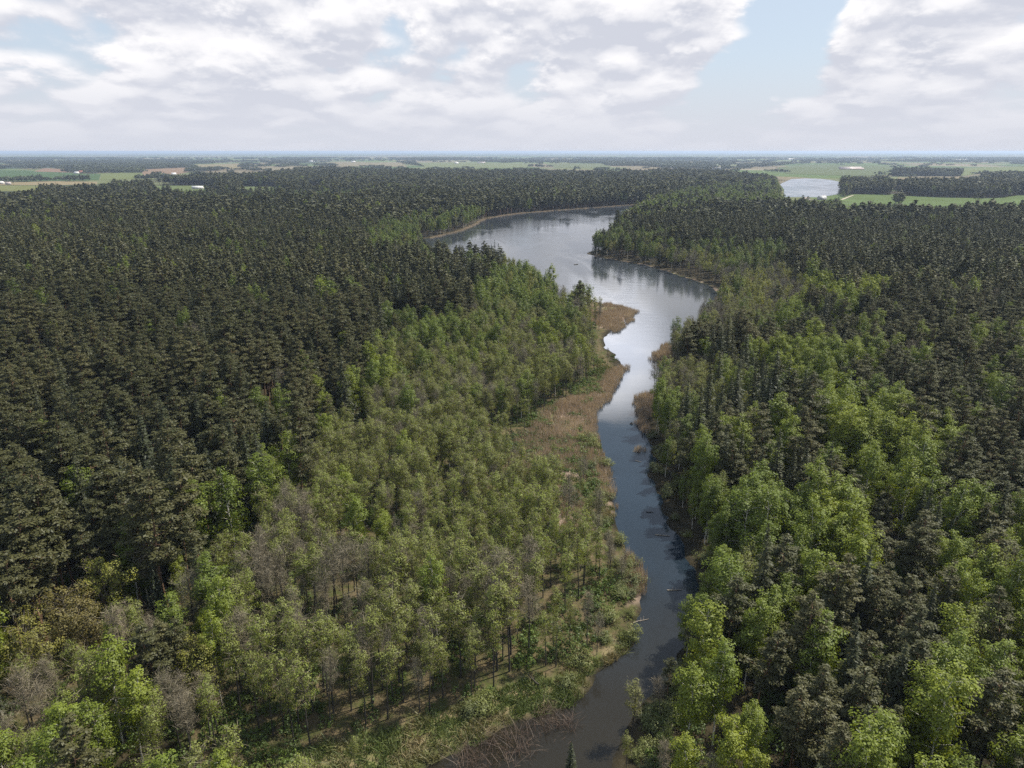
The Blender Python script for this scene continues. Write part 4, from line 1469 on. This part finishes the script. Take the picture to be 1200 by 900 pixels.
FG = 'farm buildings on the plain'
for a_ in [
    ('farm_shed', 'shed', 232, 221.5, 26, 9, 4.0, 3, 'white', 'white', .05, 'long white-roofed shed in the clearing beyond the left pine forest', FG),
    ('farmhouse', 'house', 250, 219.5, 12, 9, 5, 4.5, 'white', 'white', .5, 'white-roofed farmhouse right of the long shed in the clearing', FG, True),
    ('farmhouse', 'house', 90, 203.6, 17, 10, 4, 4, 'white', 'white', .1, 'white low house beside a dark tree clump in the far green field', FG, True),
    ('barn', 'barn', 95, 203.2, 14, 10, 6, 5, 'brick', 'red', .2, 'dark red barn touching the white low house in the far field', FG),
    ('barn', 'barn', 1.5, 215.6, 15, 9, 4, 3, 'white', 'white', .1, 'whitish barn at the left edge of the straw field', FG),
    ('barn', 'barn', 10, 216.4, 12, 8, 4, 3, 'grey', 'pink', .3, 'small pinkish barn beside the lone dark tree in the straw field', FG),
    ('farmhouse', 'house', 204, 205.6, 16, 10, 5, 5, 'white', 'white', .4, 'white house at the near edge of the reddish brown field', FG, True),
    ('barn', 'barn', 173, 194.4, 44, 14, 5, 5, 'grey', 'grey', .15, 'long grey barn left of the paired far farm roofs', FG),
    ('barn', 'barn', 182, 195.4, 40, 14, 5, 5, 'white', 'grey', .1, 'pale-walled grey-roofed barn right of the long grey barn', FG),
    ('barn', 'barn', 366, 190, 44, 16, 6, 6, 'white', 'white', .05, 'bright white barn at the left end of the central straw field', FG),
    ('barn', 'barn', 414, 190.3, 34, 14, 6, 5, 'white', 'white', .1, 'white barn midway along the central straw field', FG),
    ('farmhouse', 'house', 535, 192, 26, 13, 6, 6, 'white', 'white', .3, 'brightest white house in the central pale green field', FG, True),
    ('barn', 'barn', 564, 191.2, 62, 15, 5, 5, 'white', 'pink', .02, 'very long pale barn right of the brightest white house', FG),
    ('greenhouse', 'greenhouse', 996, 197.3, 120, 20, 4, 4, 'grey', 'pink', .06, 'upper of two long pale sheds in the far right green field', FG),
    ('greenhouse', 'greenhouse', 998, 198.6, 120, 20, 4, 4, 'brick', 'pink', .06, 'pinkish lower of two long pale sheds in the far right field', FG),
    ('farmhouse', 'house', 944, 236.6, 13, 9, 4, 3.5, 'white', 'pink', .6, 'small pale house below the small pale lake', FG, True),
    ('farmhouse', 'house', 963, 234.6, 14, 9, 4, 4, 'grey', 'grey', .2, 'grey-roofed house between the small lake and the gravel track', FG, True),
    ('barn', 'barn', 1192, 224.5, 24, 11, 4, 4, 'white', 'white', .1, 'whitish barn at the far right field corner by the dark wood', FG),
    ('barn', 'barn', 1124, 188.3, 150, 30, 8, 6, 'white', 'white', .05, 'thin white hall far off above the right-hand strip of wood', FG),
    ('barn', 'barn', 923, 187.5, 130, 30, 8, 6, 'white', 'white', .05, 'far white hall above the field left of the long sheds', FG),
]:
    house(*a_)
x_, y_ = at(16, 217.5, 1.0)
place_tree(P, x_, y_, 1.0, .85, .9, .4, .2, 1, 'lone dark tree standing in the straw field at the left edge', None)

# ------------------------------------------------------------------ on the water
M_HULL = plain('dark_boat_hull', (.035, .032, .03), .5, .2)
M_THWART = plain('pale_boat_seat', (.55, .52, .46), .7, .1)
bx_, by_ = at(675, 310, 0)
boat = bpy.data.objects.new('rowing_boat', None)
COL.objects.link(boat)
boat.location = (bx_, by_, 0.0)
boat.rotation_euler = (0, 0, .35)
boat['label'], boat['category'] = 'small dark rowing boat alone on the open lake', 'boat'
prof = [(-1.8, .45, .42), (-1.0, .68, .38), (0, .74, .36), (1.0, .58, .40), (1.75, .18, .52), (2.0, .02, .56)]
V = []
for xx, hw, zt in prof:
    V += [(xx, -hw, zt), (xx * .96, -hw * .6, -.12), (xx * .96, hw * .6, -.12), (xx, hw, zt)]
    V += [(xx * .98, hw * .9, zt - .02), (xx * .94, hw * .5, .0), (xx * .94, -hw * .5, .0), (xx * .98, -hw * .9, zt - .02)]
Q = []
for i in range(len(prof) - 1):
    for k in range(8):
        Q.append((i * 8 + k, i * 8 + (k + 1) % 8, (i + 1) * 8 + (k + 1) % 8, (i + 1) * 8 + k))
Q += [(0, 1, 2, 3), (4, 5, 6, 7), (0, 3, 4, 7)]
obj('hull', new_mesh('hull', V, Q, mats=[M_HULL]), boat)
for xx in (-.95, .25):
    V, Q = box_geo(xx - .14, xx + .14, -.6, .6, .24, .29)
    obj('seat', new_mesh('seat', V, Q, mats=[M_THWART]), boat)

M_LOG = {'pale': plain('bleached_wood', (.24, .21, .175), .9, .2, 3.0), 'dark': plain('wet_dark_wood', (.045, .038, .03), .8, .3, 3.0)}


def log(name, cat, a, b, rad, tone, label, z=.06):
    rad *= .7
    p, q = np.array((*at(*a, z), z)), np.array((*at(*b, z), z))
    d = q - p
    L = np.linalg.norm(d)
    r = np.random.default_rng(int(a[0] * 7 + a[1]))
    g = Geo()
    n = 7
    k = np.linspace(0, 1, n)
    nrmv = np.array((-d[1], d[0], 0)) / L
    pts = d * (k[:, None] - .5) + nrmv * (np.sin(k * 5 + r.uniform(0, 3)) * L * .03)[:, None] + np.array((0, 0, 1)) * (k * .3 * rad)[:, None]
    tube(g, pts, rad * (1 - .7 * k), 7)
    stem = g.arrays()
    o = obj(name, None if False else new_mesh(name, *stem, mats=[M_LOG[tone]], smooth=True), label=label, cat=cat)
    o.location = (p + q) / 2
    for f in (.45, .62, .8):
        gb = Geo()
        b0_ = pts[int(f * (n - 1))]
        sd_ = r.choice((-1, 1))
        e_ = b0_ + nrmv * sd_ * L * r.uniform(.10, .22) + d * .10 + np.array((0, 0, L * r.uniform(.04, .14)))
        tube(gb, np.array([b0_, (b0_ + e_) / 2 + (0, 0, .05), e_]), [rad * .4, rad * .25, .02], 4)
        obj('branch', new_mesh('branch', *gb.arrays(), mats=[M_LOG[tone]]), o)
    return o


LG = 'fallen trunks along the river'
for a_ in [((768, 627), (786, 628), .22, 'pale', 'pale fallen trunk lying in the dark reflection by the right bank'),
           ((782, 692), (800, 691), .20, 'pale', 'pale fallen trunk poking from the right bank below the dark reflection'),
           ((757, 600), (766, 600.5), .2, 'dark', 'dark floating trunk near the right bank above the pale ones'),
           ((742, 730), (760, 725), .18, 'pale', 'pale driftwood at the tip of the left bank bend'),
           ((714, 562), (722, 560), .16, 'pale', 'thin pale trunk reaching into the river from the left reeds'),
           ((744, 540), (752, 541.5), .18, 'pale', 'white bleached trunk at the foot of the reed islet')]:
    o_ = log('fallen_trunk', 'fallen trunk', *a_)
    o_['group'] = LG
o_ = log('fallen_trunk', 'fallen trunk', (632, 802), (612, 786), .22, 'dark', 'dark trunk fallen among the alders above the grassy bank', 1.0)
o_['group'] = LG


def stump(a, b, label):
    x, y = at(a, b, 0)
    r = np.random.default_rng(int(a))
    g = Geo()
    tube(g, np.array([(0, 0, -.8), (.03, 0, .1), (.05, .02, .45), (.06, .02, .6)]), [.55, .42, .34, .22], 9)
    for k in range(4):
        an = k * 1.6 + r.uniform(0, 1)
        tube(g, np.array([(0, 0, .05), (math.cos(an) * .5, math.sin(an) * .5, .12), (math.cos(an) * .95, math.sin(an) * .95, -.2)]), [.2, .14, .05], 5)
    o = obj('tree_stump', new_mesh('tree_stump', *g.arrays(), mats=[M_LOG['dark']], smooth=True), label=label, cat='stump')
    o.location = (x, y, 0)
    o['group'] = 'stumps standing in the river'


stump(740, 497, 'dark stump alone in midstream beside the right reed bed')
stump(707, 533, 'dark stump close against the left reed bank')
stump(703, 521, 'small dark stump at the left bank just above the other')

# ------------------------------------------------------------------ haze
HZ = 0.000062
m, t, o = material('haze')
pv = t.node('ShaderNodeVolumePrincipled')
pv.inputs['Color'].default_value = (.60, .75, 1.0, 1)
pv.inputs['Density'].default_value = HZ
pv.inputs['Anisotropy'].default_value = 0.2
t.l.new(pv.outputs[0], o.inputs['Volume'])
b0, b1 = (-85000, -85000, -8.0), (85000, 85000, CAM_Z + 6)
V = [(b0[0], b0[1], b0[2]), (b1[0], b0[1], b0[2]), (b1[0], b1[1], b0[2]), (b0[0], b1[1], b0[2]), (b0[0], b0[1], b1[2]), (b1[0], b0[1], b1[2]), (b1[0], b1[1], b1[2]), (b0[0], b1[1], b1[2])]
obj('haze', new_mesh('haze', V, [(0, 3, 2, 1), (4, 5, 6, 7), (0, 1, 5, 4), (1, 2, 6, 5), (2, 3, 7, 6), (3, 0, 4, 7)], mats=[m]), kind='stuff', label='thin blue air thickening towards the horizon')
